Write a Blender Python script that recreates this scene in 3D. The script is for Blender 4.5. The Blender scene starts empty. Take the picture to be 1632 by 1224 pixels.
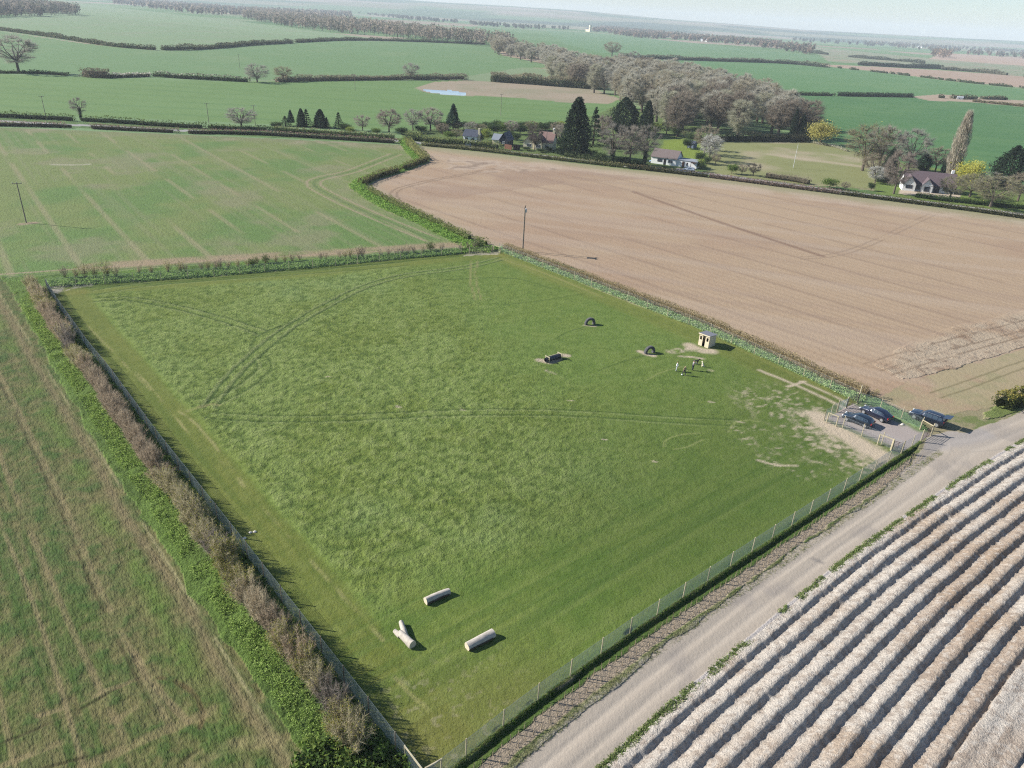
import bpy, math, random
import numpy as np
from mathutils import Vector, Matrix

# ------------------------------------------------------------------ camera, sky, sun, exposure
scene = bpy.context.scene
COL = scene.collection
H = 50.0                      # drone height above the field
FPX = 1180.0                  # focal length in photo pixels (1632 wide)
SLOPE = 0.057
roll = math.atan(SLOPE)
pitch = math.atan((612 - 23) * math.cos(roll) / FPX)
FW = np.array([0, math.cos(pitch), -math.sin(pitch)])
_r0 = np.array([1.0, 0, 0]); _u0 = np.cross(_r0, FW)
UP = _u0 * math.cos(roll) - _r0 * math.sin(roll)
RT = _r0 * math.cos(roll) + _u0 * math.sin(roll)
cd = bpy.data.cameras.new("camera"); cam = bpy.data.objects.new("camera", cd); COL.objects.link(cam)
m4 = Matrix.Identity(4)
for i in range(3):
    m4[i][0] = RT[i]; m4[i][1] = UP[i]; m4[i][2] = -FW[i]
m4[2][3] = H
cam.matrix_world = m4
cd.sensor_width = 36; cd.lens = FPX / 1632 * 36
cd.clip_start = 0.5; cd.clip_end = 40000
scene.camera = cam
scene.render.engine = 'CYCLES'
scene.cycles.use_denoising = False
scene.cycles.filter_width = 1.15

SUN_EL = 31.0; SUN_AZ = 172.5     # direction towards the sun, degrees counter-clockwise from +X
w = bpy.data.worlds.new("World"); scene.world = w; w.use_nodes = True
nt = w.node_tree; nt.nodes.clear()
sky = nt.nodes.new('ShaderNodeTexSky'); sky.sky_type = 'NISHITA'; sky.sun_disc = False
sky.sun_elevation = math.radians(SUN_EL); sky.sun_rotation = math.radians(90 - SUN_AZ)
sky.air_density = 1.0; sky.dust_density = 0.4; sky.ozone_density = 4.0
bg = nt.nodes.new('ShaderNodeBackground'); bg.inputs['Strength'].default_value = 0.075
ow = nt.nodes.new('ShaderNodeOutputWorld')
nt.links.new(sky.outputs[0], bg.inputs[0]); nt.links.new(bg.outputs[0], ow.inputs[0])
ld = bpy.data.lights.new("sun", 'SUN'); ld.energy = 5.0; ld.angle = math.radians(0.5); ld.color = (1.0, 0.96, 0.90)
sun = bpy.data.objects.new("sun", ld); COL.objects.link(sun)
_e, _a = math.radians(SUN_EL), math.radians(SUN_AZ)
sd = Vector((math.cos(_e) * math.cos(_a), math.cos(_e) * math.sin(_a), math.sin(_e)))
sun.rotation_euler = sd.to_track_quat('Z', 'Y').to_euler(); sun.location = (0, 0, 100)
vs = scene.view_settings
vs.view_transform = 'Standard'; vs.look = 'None'; vs.exposure = 1.03; vs.gamma = 1; vs.use_curve_mapping = False
KALB = 0.53
HAZE = 1.05e-4

# ------------------------------------------------------------------ small helpers
rng = np.random.default_rng(11)
random.seed(5)

def P(u, v, z=0.0):
    """ground point seen at photo pixel (u, v)"""
    d = FW * FPX + RT * (u - 816) + UP * (612 - v)
    t = (H - z) / -d[2]
    return np.array([d[0] * t, d[1] * t])
def PP(pts): return np.array([P(*p) for p in pts])
def mpp(xy):
    """metres per photo pixel at a ground point"""
    return (xy[1] * FW[1] + H * -FW[2]) / FPX
def lin(c): 
    c = np.asarray(c, float) / 255.0
    return np.where(c <= 0.04045, c / 12.92, ((c + 0.055) / 1.055) ** 2.4)
def C(r, g, b, k=None): return lin((r, g, b)) * (KALB if k is None else k)

_T = np.random.default_rng(3).random((256, 256))
def vn(x, y, s, seed=0):
    x = np.asarray(x) / s + seed * 17.31; y = np.asarray(y) / s + seed * 7.77
    xi = np.floor(x).astype(int); yi = np.floor(y).astype(int)
    fx = x - xi; fy = y - yi; fx = fx * fx * (3 - 2 * fx); fy = fy * fy * (3 - 2 * fy)
    a = _T[xi & 255, yi & 255]; b = _T[(xi + 1) & 255, yi & 255]
    c = _T[xi & 255, (yi + 1) & 255]; d = _T[(xi + 1) & 255, (yi + 1) & 255]
    return (a * (1 - fx) + b * fx) * (1 - fy) + (c * (1 - fx) + d * fx) * fy
def fbm(x, y, s, seed=0, n=4):
    t = 0; a = 1; w_ = 0
    for i in range(n):
        t = t + a * vn(x, y, s / 2 ** i, seed + i * 3); w_ += a; a *= 0.55
    return t / w_
def sst(e0, e1, x):
    t = np.clip((x - e0) / (e1 - e0), 0, 1); return t * t * (3 - 2 * t)
def inside(x, y, poly):
    r = np.zeros(x.shape, bool); n = len(poly)
    for i in range(n):
        x0, y0 = poly[i]; x1, y1 = poly[(i + 1) % n]
        if y0 == y1: continue
        c = ((y0 > y) != (y1 > y)) & (x < (x1 - x0) * (y - y0) / (y1 - y0) + x0)
        r ^= c
    return r
def dline(x, y, pts):
    """distance, arc length and side sign to a polyline"""
    best = np.full(x.shape, 1e9); arc = np.zeros(x.shape); side = np.zeros(x.shape); L = 0
    for i in range(len(pts) - 1):
        ax, ay = pts[i]; bx, by = pts[i + 1]; dx, dy = bx - ax, by - ay; l2 = dx * dx + dy * dy; l = math.sqrt(l2)
        t = np.clip(((x - ax) * dx + (y - ay) * dy) / l2, 0, 1)
        d = np.hypot(x - ax - t * dx, y - ay - t * dy); m = d < best
        best = np.where(m, d, best); arc = np.where(m, L + t * l, arc)
        side = np.where(m, np.sign((x - ax) * dy - (y - ay) * dx), side); L += l
    return best, arc, side
def resample(pts, step, smooth=0):
    pts = np.asarray(pts, float)
    for _ in range(smooth):
        q = [pts[0]]
        for i in range(len(pts) - 1):
            q += [pts[i] * .75 + pts[i + 1] * .25, pts[i] * .25 + pts[i + 1] * .75]
        q.append(pts[-1]); pts = np.array(q)
    seg = np.linalg.norm(np.diff(pts, axis=0), axis=1); s = np.r_[0, np.cumsum(seg)]
    n = max(2, int(round(s[-1] / step)) + 1); t = np.linspace(0, s[-1], n)
    return np.stack([np.interp(t, s, pts[:, k]) for k in range(pts.shape[1])], 1)
def offset(pts, d):
    pts = np.asarray(pts, float); g_ = np.gradient(pts[:, :2], axis=0); g_ /= np.linalg.norm(g_, axis=1)[:, None]
    o = pts.copy(); o[:, 0] += g_[:, 1] * d; o[:, 1] -= g_[:, 0] * d; return o      # positive = to the right

# ------------------------------------------------------------------ materials
def newmat(name):
    m = bpy.data.materials.new(name); m.use_nodes = True
    return m, m.node_tree, m.node_tree.nodes['Principled BSDF']
def ground_mat(name, scales, amp, bump, rough=0.95, aniso=None, contrast=0.5):
    """vertex colour 'col' varied by fine noise, with bump scaled by attribute 'bmp'"""
    m, t, b = newmat(name); N = t.nodes.new; L = t.links.new
    tc = N('ShaderNodeTexCoord'); src = tc.outputs['Object']
    if aniso:
        mp = N('ShaderNodeMapping'); mp.vector_type = 'TEXTURE'; mp.inputs['Rotation'].default_value = (0, 0, math.radians(aniso[0]))
        mp.inputs['Scale'].default_value = (aniso[1], 1, 1); L(src, mp.inputs[0]); src = mp.outputs[0]
    a = N('ShaderNodeAttribute'); a.attribute_name = 'col'
    bm = N('ShaderNodeAttribute'); bm.attribute_name = 'bmp'
    n1 = N('ShaderNodeTexNoise'); n1.inputs['Scale'].default_value = scales[0]; n1.inputs['Detail'].default_value = 5; n1.inputs['Roughness'].default_value = 0.65
    n2 = N('ShaderNodeTexNoise'); n2.inputs['Scale'].default_value = scales[1]; n2.inputs['Detail'].default_value = 3; n2.inputs['Roughness'].default_value = 0.6
    L(src, n1.inputs['Vector']); L(src, n2.inputs['Vector'])
    r = N('ShaderNodeMapRange'); r.inputs['From Min'].default_value = 0.5 - contrast / 2; r.inputs['From Max'].default_value = 0.5 + contrast / 2
    r.inputs['To Min'].default_value = 1 - amp; r.inputs['To Max'].default_value = 1 + amp; L(n2.outputs['Fac'], r.inputs['Value'])
    mx = N('ShaderNodeVectorMath'); mx.operation = 'SCALE'; L(a.outputs['Color'], mx.inputs[0]); L(r.outputs[0], mx.inputs['Scale'])
    L(mx.outputs[0], b.inputs['Base Color'])
    ad = N('ShaderNodeMath'); ad.operation = 'ADD'; L(n1.outputs['Fac'], ad.inputs[0])
    ml0 = N('ShaderNodeMath'); ml0.operation = 'MULTIPLY'; ml0.inputs[1].default_value = 0.35; L(n2.outputs['Fac'], ml0.inputs[0]); L(ml0.outputs[0], ad.inputs[1])
    ml = N('ShaderNodeMath'); ml.operation = 'MULTIPLY'; L(ad.outputs[0], ml.inputs[0]); L(bm.outputs['Fac'], ml.inputs[1])
    bp = N('ShaderNodeBump'); bp.inputs['Strength'].default_value = 1.0; bp.inputs['Distance'].default_value = bump
    L(ml.outputs[0], bp.inputs['Height']); L(bp.outputs[0], b.inputs['Normal'])
    b.inputs['Roughness'].default_value = rough; b.inputs['Specular IOR Level'].default_value = 0.15
    return m
GRASS = ground_mat("grass", (2.2, 7.0), 0.30, 0.34)
CROP = ground_mat("crop", (1.6, 5.5), 0.30, 0.30, aniso=(131, 2.2))
SOIL = ground_mat("soil", (1.3, 6.0), 0.10, 0.22)
GRAVEL = ground_mat("gravel", (2.5, 9.0), 0.07, 0.10)
CLOD = ground_mat("clods", (5.0, 9.0), 0.28, 0.20, contrast=0.4)
FARG = ground_mat("far_field", (0.15, 0.5), 0.08, 0.3)

def attr_mat(name, rough=0.85, spec=0.2, transl=0.0, noise=0.0):
    m, t, b = newmat(name)
    a = t.nodes.new('ShaderNodeAttribute'); a.attribute_name = 'col'
    t.links.new(a.outputs['Color'], b.inputs['Base Color'])
    b.inputs['Roughness'].default_value = rough; b.inputs['Specular IOR Level'].default_value = spec
    if transl:
        tr = t.nodes.new('ShaderNodeBsdfTranslucent'); mx = t.nodes.new('ShaderNodeMixShader'); mx.inputs[0].default_value = transl
        t.links.new(a.outputs['Color'], tr.inputs['Color']); t.links.new(b.outputs[0], mx.inputs[1]); t.links.new(tr.outputs[0], mx.inputs[2]); t.links.new(mx.outputs[0], t.nodes['Material Output'].inputs['Surface'])
    return m
FOL = attr_mat("foliage", transl=.45); BARK = attr_mat("bark", .9, .15)
_mats = {}
def mat(name, c, rough=0.7, metal=0.0, noise=None, spec=0.3, coat=0.0):
    if name in _mats: return _mats[name]
    m, t, b = newmat(name); c4 = (*[float(q) for q in c], 1)
    b.inputs['Base Color'].default_value = c4; b.inputs['Roughness'].default_value = rough
    b.inputs['Metallic'].default_value = metal; b.inputs['Specular IOR Level'].default_value = spec
    b.inputs['Coat Weight'].default_value = coat
    if noise:
        sc, amp = noise
        tc = t.nodes.new('ShaderNodeTexCoord'); n = t.nodes.new('ShaderNodeTexNoise'); n.inputs['Scale'].default_value = sc; n.inputs['Detail'].default_value = 5
        t.links.new(tc.outputs['Object'], n.inputs['Vector'])
        mx = t.nodes.new('ShaderNodeMix'); mx.data_type = 'RGBA'
        mx.inputs['A'].default_value = (*[q * (1 - amp) for q in c4[:3]], 1); mx.inputs['B'].default_value = (*[min(1, q * (1 + amp)) for q in c4[:3]], 1)
        rr = t.nodes.new('ShaderNodeMapRange'); rr.inputs['From Min'].default_value = .3; rr.inputs['From Max'].default_value = .7
        t.links.new(n.outputs['Fac'], rr.inputs['Value']); t.links.new(rr.outputs[0], mx.inputs['Factor']); t.links.new(mx.outputs['Result'], b.inputs['Base Color'])
        bp = t.nodes.new('ShaderNodeBump'); bp.inputs['Strength'].default_value = .5; bp.inputs['Distance'].default_value = .03
        t.links.new(n.outputs['Fac'], bp.inputs['Height']); t.links.new(bp.outputs[0], b.inputs['Normal'])
    _mats[name] = m; return m

# ------------------------------------------------------------------ mesh building
def mk(name, V, F, m, parent=None, col=None, bmp=None, smooth=False, loc=None):
    """numpy mesh; F is (n,3) or (n,4)"""
    V = np.asarray(V, np.float32); F = np.asarray(F, np.int32); k = F.shape[1]
    me = bpy.data.meshes.new(name); me.vertices.add(len(V)); me.vertices.foreach_set('co', V.ravel())
    me.loops.add(F.size); me.loops.foreach_set('vertex_index', F.ravel())
    me.polygons.add(len(F)); me.polygons.foreach_set('loop_start', np.arange(0, F.size, k, dtype=np.int32))
    if smooth: me.polygons.foreach_set('use_smooth', np.ones(len(F), bool))
    me.update(calc_edges=True)
    if col is not None:
        a = me.attributes.new('col', 'FLOAT_COLOR', 'POINT')
        c4 = np.ones((len(V), 4), np.float32); c4[:, :3] = np.clip(col, 0, 1); a.data.foreach_set('color', c4.ravel())
    if bmp is not None:
        a = me.attributes.new('bmp', 'FLOAT', 'POINT'); a.data.foreach_set('value', np.asarray(bmp, np.float32))
    me.materials.append(m)
    return link(name, me, parent, loc)
def link(name, data, parent=None, loc=None):
    o = bpy.data.objects.new(name, data); COL.objects.link(o)
    if parent is not None: o.parent = parent
    if loc is not None: o.location = loc
    return o
def empty(name, loc, rz=0.0, sc=None):
    o = bpy.data.objects.new(name, None); COL.objects.link(o); o.location = loc; o.rotation_euler = (0, 0, rz)
    o.empty_display_size = 0.3
    if sc is not None: o.scale = sc
    return o
def tag(o, label=None, cat=None, group=None, kind=None):
    if label: o['label'] = label
    if cat: o['category'] = cat
    if group: o['group'] = group
    if kind: o['kind'] = kind
    return o
class Soup:
    """unindexed coloured triangles"""
    def __init__(s): s.V = []; s.Cc = []
    def add(s, tri, col):            # tri (n,3,3), col (n,3) or (3,)
        tri = np.asarray(tri, float); n = len(tri); col = np.asarray(col, float)
        if col.ndim == 1: col = np.tile(col, (n, 1))
        s.V.append(tri.reshape(-1, 3)); s.Cc.append(np.repeat(col, 3, axis=0))
    def tube(s, p0, p1, r0, r1, col, n=5):
        p0 = np.atleast_2d(p0).astype(float); p1 = np.atleast_2d(p1).astype(float); k = len(p0)
        r0 = np.broadcast_to(r0, (k,)); r1 = np.broadcast_to(r1, (k,))
        d = p1 - p0; d /= np.linalg.norm(d, axis=1)[:, None] + 1e-9
        ref = np.where(np.abs(d[:, 2:3]) > .9, [[1., 0, 0]], [[0, 0, 1.]]); a = np.cross(d, ref); a /= np.linalg.norm(a, axis=1)[:, None]; b = np.cross(d, a)
        col = np.asarray(col, float); col = np.tile(col, (k, 1)) if col.ndim == 1 else col
        for i in range(n):
            t0, t1 = 2 * math.pi * i / n, 2 * math.pi * (i + 1) / n
            e0 = a * math.cos(t0) + b * math.sin(t0); e1 = a * math.cos(t1) + b * math.sin(t1)
            A = p0 + e0 * r0[:, None]; B = p0 + e1 * r0[:, None]; Cq = p1 + e1 * r1[:, None]; D = p1 + e0 * r1[:, None]
            s.add(np.stack([A, B, Cq], 1), col); s.add(np.stack([A, Cq, D], 1), col)
    def blades(s, p0, p1, w0, col):
        d = p1 - p0; r = rng.normal(size=p0.shape); a = np.cross(d, r); a /= np.linalg.norm(a, axis=1)[:, None] + 1e-9
        w0 = np.broadcast_to(w0, (len(p0),))[:, None] * .5
        s.add(np.stack([p0 - a * w0, p0 + a * w0, p1], 1), col)
    def leaves(s, c, size, col, flat=0.0):
        n = len(c); a = rng.normal(size=(n, 3)); b = rng.normal(size=(n, 3)); a[:, 2] *= (1 - flat); b[:, 2] *= (1 - flat)
        a /= np.linalg.norm(a, axis=1)[:, None]; b -= a * (a * b).sum(1)[:, None]; b /= np.linalg.norm(b, axis=1)[:, None]
        size = np.broadcast_to(size, (n,))[:, None]
        s.add(np.stack([c - a * size * .5, c + a * size * .5, c + b * size * .8], 1), col)
    def build(s, name, m, parent=None, loc=None):
        V = np.concatenate(s.V); cc = np.concatenate(s.Cc)
        return mk(name, V, np.arange(len(V)).reshape(-1, 3), m, parent, col=cc, loc=loc)
    def data(s, name, m):
        o = s.build(name, m); me = o.data; bpy.data.objects.remove(o); return me
def pick(pal, n, var=0.2):
    pal = np.array([C(*c, k=0.84) for c in pal]); i = rng.integers(0, len(pal), n)
    return pal[i] * (1 + rng.uniform(-var, var, (n, 1)))
class MB:
    """boxes, tubes and prisms joined into one plain mesh"""
    def __init__(s): s.V = []; s.F = []
    def _a(s, v, f):
        k = len(s.V); s.V += [tuple(q) for q in v]; s.F += [tuple(i + k for i in q) for q in f]; return s
    def box(s, x0, x1, y0, y1, z0, z1):
        return s._a([(x0, y0, z0), (x1, y0, z0), (x1, y1, z0), (x0, y1, z0), (x0, y0, z1), (x1, y0, z1), (x1, y1, z1), (x0, y1, z1)],
                    [(0, 3, 2, 1), (4, 5, 6, 7), (0, 1, 5, 4), (1, 2, 6, 5), (2, 3, 7, 6), (3, 0, 4, 7)])
    def tube(s, a, b, r0, r1=None, n=8):
        r1 = r0 if r1 is None else r1; a = Vector(a); b = Vector(b); d = (b - a).normalized()
        x = d.orthogonal().normalized(); y = d.cross(x); v = []
        for c, r in ((a, r0), (b, r1)):
            for i in range(n):
                t = 2 * math.pi * i / n; v.append(c + x * r * math.cos(t) + y * r * math.sin(t))
        f = [(i, (i + 1) % n, n + (i + 1) % n, n + i) for i in range(n)] + [tuple(range(n))[::-1], tuple(range(n, 2 * n))]
        return s._a(v, f)
    def poly(s, v, f): return s._a(v, f)
    def build(s, name, m, parent=None, smooth=False, bevel=0.0, loc=None):
        me = bpy.data.meshes.new(name); me.from_pydata(s.V, [], s.F); me.update()
        if smooth:
            for p in me.polygons: p.use_smooth = True
        me.materials.append(m); o = link(name, me, parent, loc)
        if bevel:
            b = o.modifiers.new('bevel', 'BEVEL'); b.width = bevel; b.segments = 2; b.limit_method = 'ANGLE'
        return o

# ------------------------------------------------------------------ plan of the place (ground coordinates)
O0 = P(677, 1256)                                # near corner of the paddock
A1 = math.radians(131.1); A2 = math.radians(41.6)
E1 = np.array([math.cos(A1), math.sin(A1)]); E2 = np.array([math.cos(A2), math.sin(A2)])
def ab(x, y): 
    return (x - O0[0]) * E1[0] + (y - O0[1]) * E1[1], (x - O0[0]) * E2[0] + (y - O0[1]) * E2[1]
def fab(a, b): return O0 + E1 * a + E2 * b
front_fence = np.array([O0] + [P(*p) for p in ((767, 1186), (825, 1139.5), (880, 1098.5), (929, 1062), (974, 1031), (1018.5, 999), (1467, 704))])
left_fence = PP([(677, 1256), (612.5, 1170), (393, 885), (256, 710), (176, 600), (143, 560), (95, 492), (75, 459)])
back_fence = PP([(75, 459), (300, 444), (500, 427), (640, 413), (795, 400)])
right_fence = PP([(795, 400), (1115, 524), (1260, 590), (1367, 641)])
paddock = PP([(677, 1256), (612.5, 1170), (393, 885), (256, 710), (176, 600), (143, 560), (95, 492), (75, 459), (300, 444), (500, 427), (640, 413), (795, 400), (1115, 524), (1260, 590), (1367, 641), (1349, 648), (1313, 670), (1437, 722), (1018.5, 999), (880, 1098.5), (767, 1186)])
parking = PP([(1313, 670), (1349, 648), (1367, 640), (1406, 655), (1467, 684), (1484, 692), (1467, 704), (1437, 722)])
trkL = PP([(700, 1330), (825, 1224), (1000, 1079), (1174, 943), (1372, 808), (1448, 745), (1474, 712), (1484, 692), (1500, 690), (1540, 688), (1600, 668), (1632, 655), (1760, 610)])
trkR = PP([(760, 1400), (950, 1224), (1060, 1125), (1209, 1001), (1349, 885), (1426, 832), (1524, 764), (1599, 718), (1632, 699), (1800, 618)])
def _back(q, L): d = q[0] - q[1]; return np.concatenate([[q[0] + d / np.hypot(*d) * L], q])
trkL, trkR = _back(trkL, 22), _back(trkR, 22)
track = np.concatenate([trkL, trkR[::-1]])
curveh = PP([(650, 222), (662, 240), (680, 257), (640, 273), (590, 287), (577, 297), (620, 325), (690, 355), (755, 388), (795, 398)])
crop_edge = PP([(0, 440), (12, 455), (150, 700), (250, 860), (500, 1224), (620, 1400)])
crop = np.concatenate([crop_edge, PP([(-300, 1500), (-700, 900), (-700, 440), (-100, 441)])])
upper_left = np.concatenate([PP([(-500, 196), (0, 203), (300, 215), (500, 224), (640, 231)]), curveh[1:9], PP([(790, 394), (640, 404), (400, 417), (150, 434), (0, 444), (-500, 470)])])
lane_mid = PP([(-500, 178), (0, 193), (290, 208), (640, 225), (760, 237), (860, 248), (1000, 265), (1130, 277), (1300, 300), (1450, 319), (1632, 342), (1900, 375)])
brown = np.concatenate([PP([(664, 231), (760, 241), (860, 253), (1000, 269), (1130, 282), (1300, 305), (1450, 324), (1632, 347), (2100, 400), (2100, 520), (1720, 620), (1632, 640), (1540, 655), (1484, 664), (1440, 652), (1400, 636), (1260, 574), (1115, 510), (900, 425), (800, 393)]), curveh[::-1][1:9]])

# ------------------------------------------------------------------ ground sheet, painted per vertex
ys = [14.0]
while ys[-1] < 7000:
    y = ys[-1]
    r = .012 if y < 33 else .003 if y < 205 else .0045 if y < 420 else .012
    ys.append(y * (1 + r))
ys = np.array(ys)
s_in = np.arange(-1.12, 1.121, .003); s_out = 1.12 + np.cumsum(.006 * 1.17 ** np.arange(28))
ss = np.r_[-s_out[::-1], s_in, s_out]
SX, SY = np.meshgrid(ss, ys)
GX = (SX * SY).ravel(); GY = SY.ravel(); NR, NC = len(ys), len(ss)
N = len(GX)
col = np.zeros((N, 3)); bmp = np.full(N, 0.5); gz = np.zeros(N); reg = np.zeros(N, np.int8)
wx = (fbm(GX, GY, 2.5, 5, 2) - .5) * 1.1; wy = (fbm(GX, GY, 2.5, 9, 2) - .5) * 1.1
WX, WY = GX + wx, GY + wy
REG = ['distant_fields', 'green_field', 'ploughed_field', 'crop_field', 'verge', 'paddock', 'dirt_track', 'parking_area', 'ridged_field_margin', 'lane', 'meadow', 'garden_ground', 'pond']
def region(poly, rid, warp=True):
    x, y = (WX, WY) if warp else (GX, GY)
    bb = (GX > poly[:, 0].min() - 2) & (GX < poly[:, 0].max() + 2) & (GY > poly[:, 1].min() - 2) & (GY < poly[:, 1].max() + 2)
    i = np.nonzero(bb)[0]; i = i[inside(x[i], y[i], poly)]
    if rid is not None: reg[i] = rid
    return i
def mixc(i, c, f): 
    f = np.broadcast_to(np.clip(f, 0, 1), i.shape)[:, None]; col[i] = col[i] * (1 - f) + np.asarray(c) * f
def stroke(idx, pts, width, c, strength=1.0, brk=0.0, brs=3.0, seed=1, dz=0.0, smooth=2, wob=0.15):
    """a worn line of real width, broken up by noise"""
    pts = resample(pts, 1.5 if width < 2 else 4, smooth)
    x, y = GX[idx], GY[idx]
    mrg = width * 2 + 1
    b_ = (x > pts[:, 0].min() - mrg) & (x < pts[:, 0].max() + mrg) & (y > pts[:, 1].min() - mrg) & (y < pts[:, 1].max() + mrg)
    j = idx[b_]
    if len(j) == 0: return
    x, y = GX[j], GY[j]
    d, arc, sd_ = dline(x + (vn(x, y, 1.3, 4) - .5) * wob, y + (vn(x, y, 1.3, 8) - .5) * wob, pts)
    f = sst(1.0, .35, d / width)
    if brk > 0: f = f * sst(brk - .15, brk + .15, fbm(x, y, brs, seed, 3) * .9 + .05)
    mixc(j, c, f * strength)
    if dz: gz[j] += dz * f

# far land: patchwork of fields
ca, sa = math.cos(.12), math.sin(.12)
px_, py_ = GX * ca - GY * sa, GX * sa + GY * ca
cx_ = np.floor(px_ / 520 + (vn(px_, py_, 900, 2) - .5) * .8); cy_ = np.floor((py_ + 200) / 330 + (vn(px_, py_, 1300, 6) - .5) * .9)
hsh = (np.sin(cx_ * 12.9898 + cy_ * 78.233) * 43758.5453) % 1.0
pal = np.array([C(112, 146, 92), C(128, 156, 105), C(176, 160, 138), C(102, 138, 88), C(140, 158, 116), C(160, 150, 122), C(120, 152, 100)])
col[:] = pal[(hsh * 6.99).astype(int)]
col *= (.94 + .12 * fbm(GX, GY, 60, 3))[:, None]
nr = GY < 300; col[nr] = C(160, 150, 116); mixc(np.nonzero(nr)[0], C(124, 134, 80), sst(.45, .6, fbm(GX[nr], GY[nr], 2.5, 4))); reg[nr] = 4
bmp[:] = .3

G1 = C(118, 148, 86)
def field(poly, c, c2=None, s=40, rid=1, stripe=None, seed=0, b=.4):
    i = region(PP(poly), rid); x, y = GX[i], GY[i]
    f = fbm(x, y, s, seed + 20); col[i] = np.asarray(c) * (.93 + .14 * fbm(x, y, s / 6, seed + 30, 3))[:, None]
    if c2 is not None: mixc(i, c2, sst(.45, .75, f) * .8)
    if stripe:
        az, per, amp, cc = stripe; a = math.radians(az); q = -x * math.sin(a) + y * math.cos(a) + (vn(x, y, 60, 5) - .5) * 6
        mixc(i, cc, amp * sst(.86, 1.0, np.abs(np.sin(math.pi * q / per))) * (.4 + .9 * vn(x, y, 25, 7)))
    bmp[i] = b; return i
# middle-distance fields beyond the lane
field([(-500, 60), (0, 30), (130, 6), (400, 36), (600, 62), (790, 74), (520, 66), (400, 74), (330, 80), (255, 82), (130, 68), (0, 50), (-500, 30)], C(142, 166, 122), C(150, 165, 128), rid=1, seed=1)
field([(-500, 5), (0, 30), (60, 28), (125, 22), (200, 30), (420, 52), (620, 66), (790, 76), (520, 68), (400, 76), (330, 80), (255, 82), (130, 68), (0, 50), (-500, 30)], C(138, 162, 118), C(146, 160, 124), seed=2)
field([(-500, 30), (0, 50), (130, 69), (255, 82), (330, 80), (400, 73), (520, 64), (700, 68), (792, 74), (850, 92), (880, 108), (830, 108), (740, 122), (500, 126), (350, 128), (240, 124), (130, 121), (0, 118), (-500, 112)], C(118, 150, 98), C(128, 154, 104), seed=3, stripe=(8, 24, .35, C(124, 150, 100)))
field([(790, 74), (830, 84), (905, 104), (900, 112), (860, 100), (800, 88)], C(186, 166, 142), rid=10, seed=4)
field([(-500, 112), (0, 119), (130, 122), (350, 130), (500, 129), (740, 128), (860, 135), (990, 152), (1000, 168), (960, 190), (900, 200), (640, 208), (300, 192), (0, 182), (-500, 170)], G1, C(122, 152, 92), seed=5, stripe=(3, 24, .3, C(92, 132, 76)))
fallow = field([(660, 140), (690, 131), (745, 128), (860, 134), (945, 141), (988, 158), (970, 166), (900, 163), (820, 156), (760, 153), (720, 152), (680, 147)], C(176, 160, 136), C(158, 152, 122), s=30, rid=10, seed=6)
i = region(PP([(668, 142), (700, 144.5), (716, 144), (742, 149.5), (738, 152.5), (706, 151), (682, 147)]), 12)
gz[i] = -0.25
# right-hand side beyond the wood
field([(1060, 92), (1230, 99), (1320, 106), (1500, 128), (1632, 143), (2000, 180), (2000, 195), (1632, 160), (1450, 154), (1230, 151), (1150, 130), (1050, 100)], C(106, 146, 92), C(114, 150, 96), seed=7)
field([(1230, 152), (1450, 155), (1480, 152), (1632, 162), (2000, 200), (2000, 360), (1632, 310), (1560, 292), (1440, 270), (1340, 230), (1290, 222), (1260, 190), (1215, 160)], C(92, 134, 80), C(102, 140, 84), seed=8, stripe=(-14, 24, .3, C(72, 118, 72)))
field([(1450, 154), (1500, 150), (1570, 156), (1632, 160), (1632, 170), (1560, 164), (1480, 160)], C(186, 166, 142), rid=10, seed=9)
field([(1270, 101), (1370, 105), (1500, 112), (1632, 122), (2000, 150), (2000, 170), (1632, 140), (1500, 127), (1400, 114)], C(190, 164, 142), C(182, 160, 136), rid=2, seed=10)
field([(870, 48), (960, 54), (1100, 68), (1200, 80), (1320, 90), (1290, 99), (1200, 97), (1060, 92), (960, 84), (900, 70)], C(116, 152, 104), C(126, 156, 112), seed=11)
field([(1290, 74), (1450, 90), (1632, 104), (1632, 122), (1500, 110), (1320, 98)], C(150, 160, 126), C(176, 158, 136), seed=12)
field([(1500, 84), (1632, 92), (1900, 110), (1900, 130), (1632, 105), (1480, 94)], C(196, 170, 148), rid=2, seed=13)
# verge between lane and fields, gardens, meadow
i = region(np.concatenate([offset(lane_mid, -9), offset(lane_mid, 7)[::-1]]), 4); col[i] = C(104, 132, 74) * (.8 + .4 * vn(GX[i], GY[i], 3, 1))[:, None]; bmp[i] = .8
gi = region(PP([(640, 207), (900, 200), (985, 168), (1100, 190), (1135, 222), (1130, 277), (1000, 263), (860, 246), (640, 221)]), 11)
col[gi] = C(112, 132, 74) * (.75 + .5 * fbm(GX[gi], GY[gi], 12, 2))[:, None]; bmp[gi] = .8
i = region(PP([(1058, 224), (1085, 221), (1130, 232), (1132, 258), (1100, 255), (1052, 240)]), 11); col[i] = C(140, 158, 66) * (.92 + .16 * vn(GX[i], GY[i], 4, 2))[:, None]
mi = region(PP([(1130, 226), (1200, 224), (1295, 226), (1350, 238), (1400, 252), (1402, 300), (1300, 296), (1200, 284), (1126, 276)]), 10)
x, y = GX[mi], GY[mi]; col[mi] = C(150, 152, 100) * (.9 + .2 * fbm(x, y, 9, 2))[:, None]
mixc(mi, C(186, 172, 142), sst(.5, .72, fbm(x, y, 26, 5)) * .8); bmp[mi] = .5
stroke(mi, PP([(1230, 246), (1300, 256), (1395, 268)]), 5, C(196, 180, 152), .7, .3, 10)
hi = region(PP([(1400, 252), (1560, 280), (1632, 300), (1900, 330), (1900, 372), (1632, 340), (1450, 317), (1395, 308)]), 11)
col[hi] = C(120, 140, 70) * (.8 + .4 * fbm(GX[hi], GY[hi], 8, 3))[:, None]
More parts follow.
